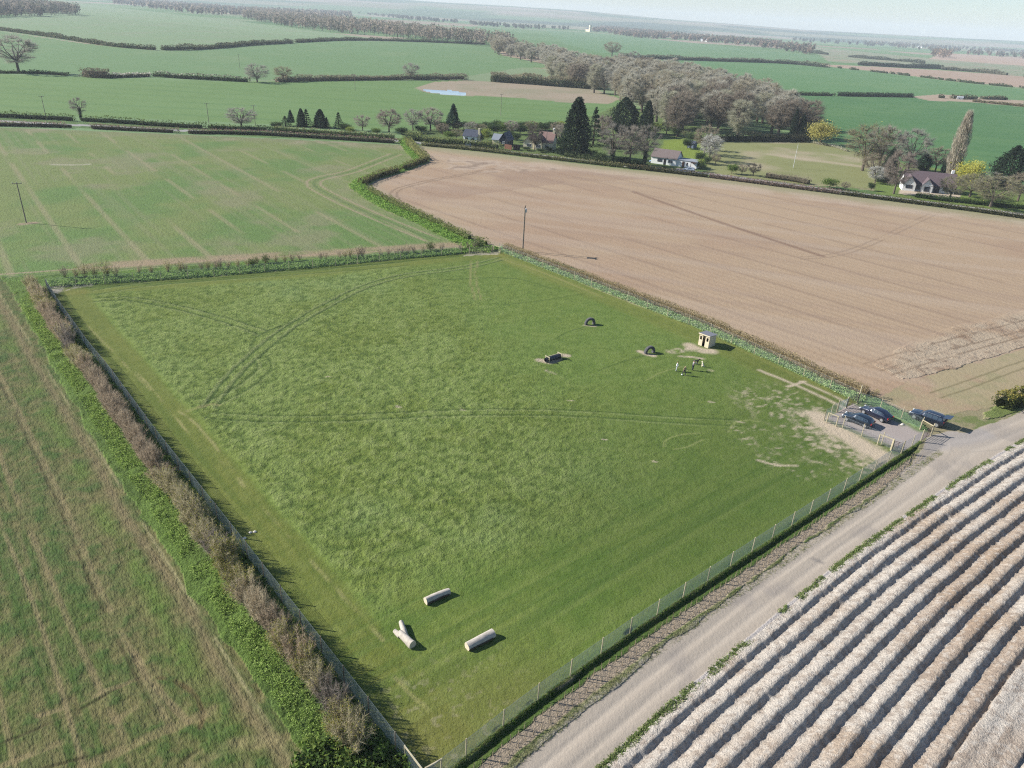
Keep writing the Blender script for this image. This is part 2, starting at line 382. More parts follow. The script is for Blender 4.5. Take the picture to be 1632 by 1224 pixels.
i = region(PP([(1434, 302), (1470, 304), (1530, 307), (1528, 316), (1470, 312), (1432, 309)]), 6); col[i] = C(214, 196, 172); bmp[i] = .3
i = region(PP([(1074, 268), (1105, 268), (1108, 274), (1076, 273)]), 6); col[i] = C(200, 184, 168)
i = region(np.concatenate([offset(lane_mid, -2.2), offset(lane_mid, 2.2)[::-1]]), 9, False); col[i] = C(176, 172, 168); bmp[i] = .15

# upper left green field
i = region(upper_left, 1); x, y = GX[i], GY[i]; UL = i
col[i] = C(130, 144, 84); mixc(i, C(112, 140, 76), sst(.4, .65, fbm(x, y, 22, 31))); mixc(i, C(150, 146, 112), sst(.52, .75, fbm(x, y, 14, 41)) * .6)
col[i] *= (.88 + .24 * fbm(x, y, 1.6, 3, 3))[:, None]
q = -x * math.sin(math.radians(-52)) + y * math.cos(math.radians(-52)); q2 = x * math.cos(math.radians(-52)) + y * math.sin(math.radians(-52))
mixc(i, C(150, 150, 112), .3 * sst(.5, .8, vn(q / 1.2, q2 / 60, 1, 2)))
mixc(i, C(172, 160, 126), .5 * sst(.97, 1, np.abs(np.sin(math.pi * q / 12))) * sst(.3, .6, vn(q2, q, 14, 3)))
bmp[i] = .8
d, arc, sd_ = dline(x, y, lane_mid); mixc(i, C(140, 140, 104), sst(26, 8, d) * .8)
mixc(i, C(168, 156, 128), sst(26, 12, d) * sst(.5, .7, fbm(x, y, 9, 7)) * .7)
dk = C(98, 122, 70); pk = C(178, 158, 132)
for o_, c_ in ((0, pk), (2.0, dk), (4.2, pk)):
    stroke(UL, offset(resample(PP([(640, 246), (600, 262), (560, 278), (520, 284), (506, 292), (520, 302), (560, 322), (620, 348), (700, 380)]), 4, 2), o_), .55, c_, .8, .2, 8)
    stroke(UL, offset(resample(PP([(760, 388), (640, 398), (400, 410), (200, 422), (60, 432), (-60, 440)]), 4, 1), -o_ - .5), .5, c_, .85, .15, 8)
stroke(UL, PP([(150, 424), (400, 409), (560, 401), (700, 391), (760, 390)]), 3.4, C(176, 152, 126), .75, .35, 6)
stroke(UL, PP([(36, 357), (42, 356), (55, 355)]), 1.6, C(172, 152, 126), .9, .3, 1.5)
stroke(UL, PP([(85, 262), (110, 263), (140, 262)]), 1.5, C(190, 184, 160), .7, .3, 3)
# brown ploughed field
i = region(brown, 2); x, y = GX[i], GY[i]; BR = i
col[i] = C(192, 167, 138); mixc(i, C(182, 153, 127), sst(.4, .7, fbm(x, y, 34, 51)) * .7)
col[i] *= (.95 + .1 * fbm(x, y, 2.5, 13, 3))[:, None]
a_ = math.radians(-46); q = -x * math.sin(a_) + y * math.cos(a_); q2 = x * math.cos(a_) + y * math.sin(a_)
mixc(i, C(162, 136, 112), .36 * sst(.0, 1, np.sin(2 * math.pi * q / 2.4 + .6 * vn(x, y, 9, 4))) * sst(260, 120, y))
mixc(i, C(150, 126, 108), .45 * sst(.975, 1, np.abs(np.sin(math.pi * q / 12))) * sst(.25, .5, vn(x, y, 20, 3)))
q3 = x * .30 + y * .954 + (vn(x, y, 40, 2) - .5) * 4
mixc(i, C(166, 142, 124), .28 * sst(.55, .85, vn(q3 / 3, q2 / 80, 1, 12)))
mixc(i, C(200, 180, 158), .3 * sst(.55, .85, vn(q3 / 4 + 40, q2 / 90, 1, 15)))
bmp[i] = .5
d, arc, sd_ = dline(x, y, lane_mid); mixc(i, C(166, 160, 124), sst(24, 12, d + 5 * vn(x, y, 9, 3)) * .9); mixc(i, C(132, 148, 96), sst(9, 5, d) * .7)
d, arc, sd_ = dline(x, y, resample(np.concatenate([curveh[4:], right_fence]), 5)); mixc(i, C(180, 164, 138), sst(7, 3, d) * .8)
# green-beige headland by the track corner and rough cloddy patch
j = region(PP([(1400, 636), (1440, 610), (1500, 592), (1632, 556), (2000, 450), (2100, 520), (1720, 620), (1632, 640), (1484, 664)]), None)
mixc(j, C(180, 166, 130), .85 * sst(.2, .5, fbm(GX[j], GY[j], 5, 9))); mixc(j, C(150, 152, 108), .35 * sst(.5, .7, fbm(GX[j], GY[j], 4, 19)))
j = region(PP([(1395, 582), (1440, 550), (1520, 520), (1632, 495), (1900, 430), (1900, 490), (1632, 552), (1520, 588), (1440, 604)]), None)
n1 = fbm(GX[j], GY[j], 1.8, 61, 4); ed = sst(0, 4, dline(GX[j], GY[j], PP([(1395, 582), (1440, 550), (1520, 520), (1632, 495), (1900, 430)]))[0] + 3 * vn(GX[j], GY[j], 3, 8)); mixc(j, C(202, 184, 158), .75 * ed * sst(.3, .5, fbm(GX[j], GY[j], 5, 62))); mixc(j, C(138, 114, 94), sst(.58, .74, n1) * .6 * ed); bmp[j] = .5 + 1.0 * ed; gz[j] += (n1 - .5) * .22 * ed
for o_ in (0, 1.9, 5.0):
    stroke(BR, offset(resample(PP([(1420, 598), (1500, 572), (1632, 536), (1800, 490)]), 4, 1), -o_), .32, C(138, 116, 94), .6, .4, 4)
for o_ in (0, 1.8):
    stroke(BR, offset(resample(PP([(1500, 634), (1560, 614), (1632, 586), (1760, 545)]), 4, 1), -o_), .28, C(134, 124, 90), .65)
    stroke(BR, offset(resample(PP([(800, 268), (760, 276), (690, 288), (640, 300), (628, 310), (650, 330)]), 4, 2), o_), .5, C(138, 116, 96), .7, .15, 6)
    stroke(BR, offset(resample(PP([(1270, 410), (1350, 404), (1480, 340), (1500, 336), (1640, 350)]), 4, 2), o_), .45, C(150, 128, 108), .5, .3, 12)
stroke(BR, PP([(1010, 306), (1100, 338), (1200, 372), (1310, 408)]), 1.3, C(140, 112, 94), .75, .15, 8)
stroke(BR, PP([(860, 262), (1000, 278), (1200, 302), (1400, 330), (1700, 365)]), 7, C(206, 186, 164), .5, .4, 9)
j = region(PP([(720, 250), (860, 262), (900, 268), (860, 274), (760, 275), (700, 268)]), None); n1 = fbm(GX[j], GY[j], 6, 71, 4)
mixc(j, C(206, 186, 164), .6 * sst(.4, .6, n1)); mixc(j, C(130, 108, 92), sst(.6, .75, n1) * .6)
j = region(PP([(660, 300), (760, 275), (900, 270), (1040, 285), (900, 292), (760, 310), (680, 330)]), None); mixc(j, C(164, 136, 116), .4 * sst(.35, .6, fbm(GX[j], GY[j], 18, 77)))

# crop field, left
i = region(crop, 3); x, y = GX[i], GY[i]; CR = i
A, B = ab(x, y); Bw = B + (vn(x, y, 14, 3) - .5) * 1.0
f = fbm(x, y, 1.1, 81, 4)
col[i] = C(112, 116, 76); mixc(i, C(90, 110, 54), sst(.40, .66, fbm(x, y, 5, 82, 3)) * .6); mixc(i, C(130, 120, 86), sst(.44, .70, fbm(x + 50, y, 3, 83, 4)) * .6)
st = vn(Bw / .7, A / 45, 1, 4); mixc(i, C(140, 128, 98), .35 * sst(.55, .85, st)); mixc(i, C(84, 112, 54), .35 * sst(.55, .85, vn(Bw / 1.1 + 30, A / 30, 1, 7)))
mixc(i, C(78, 108, 56), sst(.55, .72, f) * .6); mixc(i, C(150, 134, 102), sst(.48, .3, f) * .4)
gz[i] += (f - .5) * .22; bmp[i] = 1.0
mixc(i, C(110, 132, 66), .7 * np.exp(-((Bw + 9.2) / 1.0) ** 2) * sst(.25, .5, vn(x, y, 6, 2)))
mixc(i, C(150, 130, 108), .7 * np.exp(-((Bw + 7.3) / .7) ** 2))
for bb, ww, cc, ss_, b0 in ((-6.5, .22, C(176, 162, 132), .7, .3), (-12.4, .45, C(160, 140, 114), .8, .2), (-12.9, .22, C(84, 70, 54), .8, .3), (-15.6, .4, C(160, 138, 114), .75, .2), (-16.6, .35, C(74, 104, 46), .8, .2), (-18.2, .3, C(164, 142, 118), .8, .2), (-19, .3, C(70, 100, 44), .8, .2), (-22, .35, C(160, 140, 112), .8, .2), (-24.5, .5, C(158, 140, 112), .7, .2), (-30, .5, C(158, 138, 112), .7, .2), (-37, .5, C(164, 146, 120), .7, .2)):
    bw_ = bb + (vn(A / 25, A * 0, 1, int(-bb)) - .5) * 1.2 * (bb < -7)
    if bb < -7 : m_ = (A > 14) * .7
    else: m_ = A > -20
    d = np.abs(B - bw_); mixc(i, cc, ss_ * sst(1, .3, d / ww) * m_ * sst(b0 - .1, b0 + .15, vn(x, y, 4, 5)))
for pts, ww, cc in (([(0, 1186), (50, 1165), (105, 1142), (160, 1112), (210, 1085), (235, 1076)], .22, C(64, 52, 38)), ([(0, 1222), (60, 1196), (105, 1180), (160, 1160), (215, 1128)], .5, C(168, 146, 118)), ([(60, 1140), (130, 1120), (180, 1095), (240, 1078)], .4, C(172, 150, 122)),
                   ([(215, 1040), (240, 1085), (270, 1120), (300, 1150)], .5, C(168, 146, 120)), ([(255, 1080), (290, 1088), (318, 1112), (326, 1140), (318, 1160)], .35, C(110, 86, 66)), ([(300, 1224), (330, 1200), (400, 1180), (470, 1178), (510, 1200)], 1.1, C(168, 150, 120)),
                   ([(280, 1222), (310, 1196), (345, 1180)], .2, C(60, 50, 38)), ([(0, 1240), (80, 1222), (140, 1205)], .25, C(64, 54, 38)), ([(130, 1224), (200, 1190), (300, 1150), (340, 1130)], .8, C(160, 140, 112))):
    stroke(CR, PP(pts), ww * .85, cc, .6, .38, 2, dz=-.04)
stroke(CR, PP([(-60, 442), (10, 437), (60, 432)]), 2.0, C(150, 146, 112), .7)

col[CR] *= np.array([.87, .93, .74])
# verges: left hedge bottom, back hedge bottom, along the winding hedge, roadside
def verge(poly, c, c2, s=1.2, amp=.35, b=1.4):
    i = region(poly, 4); x, y = GX[i], GY[i]; n = fbm(x, y, s, 91, 4)
    col[i] = np.asarray(c) * (.8 + .4 * n)[:, None]; mixc(i, c2, sst(.5, .7, fbm(x, y, 4, 92))); gz[i] += (n - .35) * amp; bmp[i] = b; return i
VL = verge(np.concatenate([crop_edge, left_fence]), C(112, 138, 64), C(98, 122, 58))
VB = verge(np.concatenate([PP([(0, 444), (150, 434), (400, 417), (640, 404), (795, 393)]), back_fence[::-1]]), C(112, 142, 66), C(96, 124, 60))
VC = verge(np.concatenate([offset(resample(curveh, 5), 4.0), offset(resample(curveh, 5), -1.5)[::-1]]), C(126, 158, 74), C(112, 146, 66), s=2.5, amp=.5)
VR = verge(np.concatenate([right_fence, PP([(1367, 641), (1406, 655), (1467, 684), (1480, 686), (1462, 670), (1440, 657), (1420, 646), (1400, 634), (1260, 570), (1115, 508), (900, 422), (800, 392)])]), C(128, 160, 104), C(110, 140, 82), s=1.4, amp=.3)
VT = verge(PP([(1565, 656), (1632, 632), (1900, 540), (1900, 570), (1700, 630), (1632, 652), (1590, 666), (1572, 668)]), C(132, 146, 80), C(180, 168, 132), s=1.4, amp=.2)
RV = verge(np.concatenate([front_fence, trkL[6:0:-1], trkL[:1]]), C(92, 118, 54), C(104, 126, 62), s=.9, amp=.12)
x, y = GX[RV], GY[RV]; d, arc, sd_ = dline(x, y, front_fence)
gz[RV] += -.38 * sst(0.05, .30, d) * sst(1.1, .5, d)
f = sst(1.15, 1.35, d + (vn(x, y, .8, 2) - .5) * .3) * sst(2.6, 2.3, d + (vn(x, y, 1.2, 3) - .5) * .5)
mixc(RV, C(192, 172, 150), f * .9); mixc(RV, C(150, 146, 110), sst(2.4, 2.7, d) * .75); bmp[RV] = np.where(f > .5, .75, 1.2)
mixc(RV, C(184, 176, 162), sst(2.9, 3.5, d + vn(x, y, 1.5, 5) * .6) * .9)

# paddock
i = region(paddock, 5, False); x, y = GX[i], GY[i]; PD = i
A, B0_ = ab(x, y); B = np.where(B0_ > 14, B0_, dline(x, y, left_fence)[0]); dR = dline(x, y, right_fence)[0]; dB = dline(x, y, back_fence)[0]
n3 = fbm(x, y, 6, 101); n1 = fbm(x, y, .75, 102, 4); n15 = fbm(x, y, 18, 103)
longg = sst(5.6, 6.6, B + (n3 - .5) * 1.0) * sst(5, 8, dB + n3 * 2) * sst(6, 9, dR + (n3 - .5) * 3) * sst(11, 26, A + (n15 - .5) * 12)
mids = sst(30, 62, B + (n15 - .5) * 22 - (A - 30) * .28)        # shorter, more even grass towards the centre and right
longg *= (1 - .85 * mids)
col[i] = C(118, 136, 68); mixc(i, C(104, 129, 60), sst(.4, .65, n3))
mixc(i, C(134, 152, 88), longg * sst(.3, .65, n3) * .8); mixc(i, C(130, 154, 102), longg * sst(.55, .75, n15) * .5)
mixc(i, C(112, 136, 68), mids * .5)
mixc(i, C(124, 128, 66), (1 - sst(5.0, 6.2, B)) * .6 + (1 - sst(4, 7, dB)) * .5 + (1 - sst(4, 7, dR)) * .5)
hb = np.where(longg > .3, 1, .4)
mixc(i, C(150, 164, 106), (.3 + .7 * longg) * sst(.52, .75, n1) * .5); mixc(i, C(80, 104, 46), sst(.5, .28, n1) * (.3 + .35 * longg))
n05 = vn(x, y, .42, 104) - .5; gz[i] += n05 * (.02 + .12 * longg)
gz[i] += (n1 - .5) * (.03 + .25 * longg); bmp[i] = .36 + .75 * longg
# mowing lines beside the front and left fences
dfF = A
mw = sst(30, 8, A + (n15 - .5) * 10)
mixc(i, C(132, 148, 84), mw * .5 * sst(.5, .8, vn(A / .5, B / 40, 1, 21))); mixc(i, C(84, 112, 50), mw * .5 * sst(.55, .8, vn(A / .5 + 9, B / 30, 1, 23)))
mixc(i, C(80, 110, 48), sst(28, 8, A + (n15 - .5) * 14) * sst(10, 34, B) * .32)
ml_ = sst(6, 3, B); mixc(i, C(90, 112, 48), ml_ * .6 * sst(.5, .8, vn(B / .5, A / 40, 1, 24)))
mb_ = sst(9, 3, dB) * sst(0, 8, B); mixc(i, C(90, 116, 56), mb_ * .7 * sst(.5, .8, vn(dB / .55, A * 0 + B / 40, 1, 26)))
mr_ = sst(9, 2, dR); mixc(i, C(146, 150, 88), mr_ * .5 * sst(.5, .8, vn(dR / .6, A / 40, 1, 27)))
col[PD] *= np.array([1.06, 1.03, .88]) * ((1 + .08 * longg) * (1 - .16 * sst(52, 14, A) * sst(12, 40, B)))[:, None]
# long pale grass at the foot of the right-hand fence, bare corner, dry flecks
mixc(i, C(176, 170, 134), .8 * sst(.62, .76, fbm(x, y, .5, 111, 2)) * sst(12, 3, A + (n3 - .5) * 4) * sst(16, 2, B))
mixc(i, C(128, 124, 66), .7 * sst(13, 2, A) * sst(22, 4, B) * n3 * 1.6)
j = region(PP([(76, 461), (88, 452), (140, 449), (150, 456), (105, 462), (90, 468)]), None); mixc(j, C(196, 186, 168), .9 * sst(.25, .4, fbm(GX[j], GY[j], 2, 113)))
j = region(PP([(745, 402), (795, 398), (800, 402), (790, 406), (742, 408)]), None); mixc(j, C(196, 186, 160), .8)
stroke(PD, PP([(78, 460), (300, 444), (500, 427), (640, 413), (795, 400)]), .8, C(82, 106, 46), .7)
dkG = C(66, 92, 40); liG = C(160, 168, 112); so = C(212, 194, 168)
def pair(pts, gap=1.7, w_=.3, s=.75, b=.15, dz=-.05):
    pts = resample(PP(pts), 1.5, 3)
    for k, o_ in enumerate((-gap / 2, gap / 2)):
        q = offset(pts, o_); stroke(PD, q, w_ * 1.25, dkG, min(1, s * 1.05), b * .7, 6, seed=k + 3, dz=dz, smooth=0); stroke(PD, offset(q, .42), w_ * 1.1, liG, s * .7, b + .2, 5, seed=k + 7, smooth=0)
pair([(800, 412), (740, 428), (660, 436), (590, 452), (530, 482), (470, 515), (415, 558), (370, 600), (335, 650)])
pair([(150, 478), (200, 474), (250, 482), (320, 498), (400, 522), (420, 530)], w_=.26, s=.7)
pair([(335, 660), (370, 664), (470, 668), (580, 664), (735, 656), (900, 656), (1060, 668), (1180, 674)], w_=.24, s=.55, b=.2)
pair([(150, 466), (230, 452), (330, 444), (470, 434), (560, 428), (650, 420)], gap=2.6, w_=.25, s=.6)
pair([(340, 640), (380, 622), (410, 600), (425, 585), (415, 570)], gap=2.0, w_=.24, s=.6)
stroke(PD, PP([(402, 556), (400, 545), (410, 535), (440, 522), (480, 508)]), .25, dkG, .7)
stroke(PD, PP([(700, 446), (790, 442), (830, 444), (880, 460)]), .3, dkG, .6, .2)
stroke(PD, PP([(930, 468), (860, 480), (800, 486)]), .25, dkG, .5, .2)
for o_ in (0, 9): stroke(PD, PP([(752 + o_, 416), (748 + o_, 436), (751 + o_, 455), (758 + o_, 478)]), .3, C(164, 156, 106), .6, .2)
stroke(PD, PP([(1028, 566), (1000, 574), (970, 584), (955, 590)]), .25, dkG, .5, .25); stroke(PD, PP([(935, 520), (905, 528), (885, 540)]), .22, dkG, .5, .2)
for pts in ([(1058, 712), (1060, 700), (1080, 693), (1115, 690)], [(1162, 688), (1166, 675), (1190, 668), (1210, 672)], [(1030, 606), (1060, 590), (1090, 584)], [(1120, 700), (1100, 712), (1075, 716)]): stroke(PD, PP(pts), .22, C(154, 160, 98), .6, .2, 2)
for pts, ww, ss_ in (([(108, 490), (150, 530), (240, 622)], .35, .5), ([(255, 640), (300, 662), (352, 720), (400, 790)], .4, .7), ([(215, 590), (245, 622), (300, 690)], .3, .8), ([(300, 655), (345, 640), (350, 645)], .7, .55), ([(345, 728), (420, 810), (520, 920), (610, 1020)], .45, .5), ([(630, 1080), (700, 1150)], .4, .5)):
    stroke(PD, PP(pts), ww * .7, C(172, 166, 110), ss_, .5, 2.5)
# bare ground: apron by the car park, tyre bases, shed front, worn path along the fence
stroke(PD, PP([(1306, 664), (1340, 690), (1385, 716), (1425, 738)]), 2.6, so, .97, .12, 2)
stroke(PD, PP([(1290, 668), (1330, 700), (1380, 735)]), 4.0, so, .7, .5, .7, seed=5)
stroke(PD, PP([(1240, 640), (1290, 665), (1350, 720), (1400, 745)]), 9, so, .75, .64, .7, seed=6)
stroke(PD, PP([(1200, 690), (1260, 740), (1290, 745)]), 5, so, .6, .70, .6, seed=8)
stroke(PD, PP([(1286, 655), (1310, 684), (1332, 702)]), .3, so, .8, .2, 2)
stroke(PD, PP([(1208, 733), (1225, 739), (1245, 742), (1270, 742)]), .35, so, .75, .3, 1.5)
stroke(PD, PP([(1210, 590), (1258, 609), (1300, 628), (1346, 650)]), .5, so, .85, .25, 2)
stroke(PD, PP([(1276, 608), (1310, 622), (1350, 642)]), .5, so, .8, .25, 2)
stroke(PD, PP([(1256, 616), (1282, 608)]), .45, so, .9)
stroke(PD, PP([(930, 452), (1010, 484), (1060, 502)]), .4, so, .6, .35, 2)
stroke(PD, PP([(800, 412), (880, 440), (960, 474)]), .5, C(160, 156, 96), .6, .3, 2)
for pts, ww, b_ in (([(1098, 550), (1108, 556), (1124, 560), (1134, 560)], 1.6, .2), ([(1070, 560), (1100, 556)], 1.3, .45), ([(1084, 568), (1100, 568), (1120, 572)], .45, .35), ([(1020, 560), (1034, 566), (1042, 567)], .8, .2), ([(932, 518), (948, 520)], .45, .35), ([(860, 574), (876, 578), (888, 573)], 1.0, .12), ([(893, 566), (904, 567)], .9, .2), ([(870, 590), (885, 596)], .3, .5)):
    stroke(PD, PP(pts), ww, so, .95, b_, 1.1, seed=12)
for pt in ((735, 653), (905, 638), (1236, 742), (1130, 640), (1176, 672), (520, 600), (632, 648), (1130, 590), (960, 700), (1040, 735)): stroke(PD, PP([pt, (pt[0] + 7, pt[1] + 1)]), .25, so, .8, .25, .6)
# parking area and track
i = region(parking, 7, False); col[i] = C(184, 172, 164) * (.94 + .12 * fbm(GX[i], GY[i], 1.5, 4))[:, None]; bmp[i] = .5
d = dline(GX[i], GY[i], PP([(1313, 670), (1437, 722)]))[0]; mixc(i, C(116, 130, 78), .7 * sst(1.2, .6, d)); d = dline(GX[i], GY[i], PP([(1367, 640), (1467, 684)]))[0]; mixc(i, C(112, 136, 78), .85 * sst(2.1, 1.2, d + vn(GX[i], GY[i], 1, 3)))
i = region(np.concatenate([trkL, offset(trkR, .5)[::-1]]), 6); TR = i; x, y = GX[i], GY[i]
mid = (resample(trkL, 1, 0), 0); dl = dline(x, y, trkL)[0]; dr = dline(x, y, trkR)[0]
u_ = dl / (dl + dr + 1e-6)
col[i] = C(198, 184, 166) * (.95 + .1 * fbm(x, y, 3, 14))[:, None]
ar = dline(x, y, trkR)[1]
for c_, s_ in ((.28, .12), (.68, .12)): mixc(i, C(208, 196, 180), .4 * np.exp(-((u_ - c_) / s_) ** 2) * (.6 + .6 * vn(x, y, 4, 3)))
mixc(i, C(176, 166, 152), .5 * sst(.55, .8, vn(dl / .35, ar / 25, 1, 5))); mixc(i, C(168, 158, 148), .5 * sst(.56, .72, fbm(x, y, 5, 15)))
stroke(TR, PP([(1205, 900), (1228, 890), (1240, 896)]), .6, C(150, 142, 134), .8, .3, .6); stroke(TR, PP([(1295, 890), (1310, 896)]), .4, C(150, 142, 134), .7, .3, .5)
stroke(TR, PP([(1480, 706), (1520, 700), (1560, 690)]), 3, C(176, 170, 166), .6, .3, 2)
bmp[i] = .5; gz[i] += -.03
gz[i] += -.05 * (np.exp(-((u_ - .28) / .08) ** 2) + np.exp(-((u_ - .68) / .08) ** 2))
# ridged field: only its outer margin belongs to the sheet
rdir = trkR[1] - trkR[0]; rfield = np.concatenate([trkR, PP([(2600, 640), (2600, 1500), (1632, 2600)])])
i = region(rfield, 8, False); x, y = GX[i], GY[i]; d = dline(x, y, trkR)[0]
col[i] = C(206, 198, 192); mixc(i, C(134, 138, 92), sst(.9, .4, d) * sst(.45, .6, fbm(x, y, 4, 44, 2))); bmp[i] = 1.0
drop = np.zeros(N, bool); drop[i[d > .9]] = True

reg2 = reg.reshape(NR, NC); c_id = reg2[:-1, :-1].copy()
dd = drop.reshape(NR, NC); c_drop = dd[:-1, :-1] & dd[1:, 1:] & dd[1:, :-1] & dd[:-1, 1:]
VI = np.arange(N).reshape(NR, NC)
quads = np.stack([VI[:-1, :-1], VI[:-1, 1:], VI[1:, 1:], VI[1:, :-1]], -1).reshape(-1, 4)
cid = c_id.ravel(); keep = ~c_drop.ravel()
GM = {0: FARG, 1: CROP, 2: SOIL, 3: CROP, 4: GRASS, 5: GRASS, 6: GRAVEL, 7: GRAVEL, 8: CLOD, 9: GRAVEL, 10: SOIL, 11: GRASS}
WAT, _t, _b = newmat("water"); _b.inputs['Base Color'].default_value = (.25, .3, .33, 1); _b.inputs['Roughness'].default_value = .08; _b.inputs['IOR'].default_value = 1.33
GM[12] = WAT
gz[reg == 12] = -.25
GV = np.stack([GX, GY, gz], 1)
LAB = {0: 'distant patchwork of fields fading to blue', 1: 'green young cereal fields around the paddock', 2: 'pinkish brown bare drilled field beyond the right hedge', 3: 'patchy brown and green crop field left of the hedge', 4: 'rough green verge strips along hedges and fences', 5: 'fenced grass paddock with mown edges and wheel marks', 6: 'pale dusty farm track beside the paddock', 7: 'small grey gravel parking area at the paddock corner', 8: 'pale stony edge of the ridged field', 9: 'narrow grey lane between hedges', 10: 'beige fallow and meadow ground', 11: 'garden lawns around the houses', 12: 'small shallow pond reflecting the sky'}
for k in range(len(REG)):
    f = quads[(cid == k) & keep]
    if len(f) == 0: continue
    u, inv = np.unique(f, return_inverse=True)
    o = mk(REG[k], GV[u], inv.reshape(-1, 4), GM[k], col=col[u], bmp=bmp[u], smooth=True)
    tag(o, LAB[k], REG[k].replace('_', ' '), kind='structure')
def zat(x, y):
    """height of the sheet under a point"""
    r = int(np.clip(np.searchsorted(ys, y) - 1, 0, NR - 2)); c = int(np.clip(np.searchsorted(ss, x / max(y, 1)) - 1, 0, NC - 2))
    return float(gz[r * NC + c])

# ridged field (real ridges, following the track)
base = resample(trkR, .17, 2)
base = np.concatenate([base[:1] + (base[0] - base[1]) * np.arange(120, 0, -1)[:, None], base, base[-1:] + (base[-1] - base[-2]) * np.arange(1, 400)[:, None]])
g_ = np.gradient(base, axis=0); g_ /= np.linalg.norm(g_, axis=1)[:, None]
for _ in range(60): g_ = (g_ + np.roll(g_, 8, 0) + np.roll(g_, -8, 0)) / 3
g_ /= np.linalg.norm(g_, axis=1)[:, None]
nrm = np.stack([g_[:, 1], -g_[:, 0]], 1)
offs = np.arange(.35, 42, .095)
RX = base[:, None, 0] + nrm[:, None, 0] * offs[None]; RY = base[:, None, 1] + nrm[:, None, 1] * offs[None]
T_ = np.broadcast_to(np.arange(len(base))[:, None] * .17, RX.shape); D_ = np.broadcast_to(offs[None], RX.shape)
wob = (vn(T_ / 9, D_ * 0, 1, 3) - .5) * .16 + (vn(T_ / 1.3, D_ / 1.9, 1, 4) - .5) * .10
Dw = D_ + wob; k_ = np.floor((Dw - 1.7) / 1.74); ph = ((Dw - 1.7) / 1.74) % 1.0      # 0 = furrow bottom
ph = ph ** 1.12; prof = np.interp(ph, [0, .08, .2, .35, .5, .62, .7, .8, .9, 1], [.02, .16, .5, .84, 1, .97, .8, .42, .1, .02])
amp_k = .49 + .1 * (((k_ * 7.13) % 1) - .5)
rz = -.20 + amp_k * prof
rz = np.where(Dw < 1.7, np.interp(Dw, [0, .4, .9, 1.25, 1.5, 1.7], [-.12, .06, .16, .18, -.02, -.20]), rz)
fl = (Dw > 17.36) & (Dw < 20.84); rz = np.where(fl, .16 + .04 * np.sin(Dw * 5), rz)
cl = fbm(RX, RY, .5, 121, 4) - .5; cl2 = vn(RX, RY, .24, 125) - .5
rz = rz + cl * .15 * np.where(fl, .4, 1) + cl2 * .065 * np.where(fl, .4, 1)
cc = np.tile(C(221, 210, 195), (RX.size, 1)); X1, Y1 = RX.ravel(), RY.ravel()
def mixl(c, f): 
    global cc
    f = np.clip(np.asarray(f).ravel(), 0, 1)[:, None]; cc = cc * (1 - f) + np.asarray(c) * f
mixl(C(196, 174, 150), sst(.5, .75, fbm(X1, Y1, 9, 131)) * .8)
mixl(C(168, 136, 104), sst(.45, .7, vn(k_.ravel() * 3.3, T_.ravel() / 14, 1, 6)) * sst(5, 11, D_.ravel()) * sst(50, 90, T_.ravel()) * .5)
mixl(C(164, 146, 130), sst(.55, .72, vn(X1, Y1, .35, 7)) * .5); mixl(C(226, 216, 202), sst(.62, .8, vn(X1, Y1, .28, 9)) * .6)
n0, n1_ = RX.shape; VI = np.arange(n0 * n1_).reshape(n0, n1_)
q = np.stack([VI[:-1, :-1], VI[1:, :-1], VI[1:, 1:], VI[:-1, 1:]], -1).reshape(-1, 4)
o = mk('ridged_field', np.stack([X1, Y1, rz.ravel()], 1), q, CLOD, col=cc, bmp=np.full(len(X1), 1.0), smooth=True)
tag(o, 'pale stony field thrown up in long parallel ridges beside the track', 'ridged field', kind='structure')

# distant hills
hx = np.arange(-14000, 14001, 160.0); hy = np.arange(4300, 12000, 160.0); HX, HY = np.meshgrid(hx, hy)
prof_h = np.interp(HX / HY, [-1.5, -.5, -.15, .03, .17, .33, .7, 1.5], [150, 150, 130, 118, 88, 62, 76, 80])
hz = -3 + prof_h * sst(4600, 8600, HY) * (.8 + .4 * fbm(HX, HY, 2600, 3)) + 14 * sst(4600, 5200, HY) * (fbm(HX, HY, 900, 5) - .4)
hc = np.array([C(120, 148, 104), C(150, 150, 120), C(100, 126, 92), C(170, 160, 140), C(84, 104, 80)])[(((np.sin(np.floor(HX / 700 + fbm(HX, HY, 900, 1)) * 12.9 + np.floor(HY / 420 + fbm(HX, HY, 900, 2)) * 78.2) * 43758.5) % 1) * 4.99).astype(int).ravel()]
n0, n1_ = HX.shape; VI = np.arange(n0 * n1_).reshape(n0, n1_)
tag(mk('distant_hills', np.stack([HX.ravel(), HY.ravel(), hz.ravel()], 1), np.stack([VI[:-1, :-1], VI[:-1, 1:], VI[1:, 1:], VI[1:, :-1]], -1).reshape(-1, 4), FARG, col=hc, bmp=np.zeros(HX.size), smooth=True), 'low blue hills on the horizon', 'hills', kind='structure')

# the air: pale even haze
mh = bpy.data.materials.new('haze'); mh.use_nodes = True; t = mh.node_tree; t.nodes.clear()
pv = t.nodes.new('ShaderNodeVolumePrincipled'); pv.inputs['Density'].default_value = HAZE; pv.inputs['Color'].default_value = (.83, .93, 1, 1); pv.inputs['Anisotropy'].default_value = 0.0
om = t.nodes.new('ShaderNodeOutputMaterial'); t.links.new(pv.outputs[0], om.inputs['Volume'])
tag(MB().box(-15000, 15000, -400, 12500, -5, 210).build('haze', mh), 'pale blue haze over the distant land', 'haze', kind='stuff')

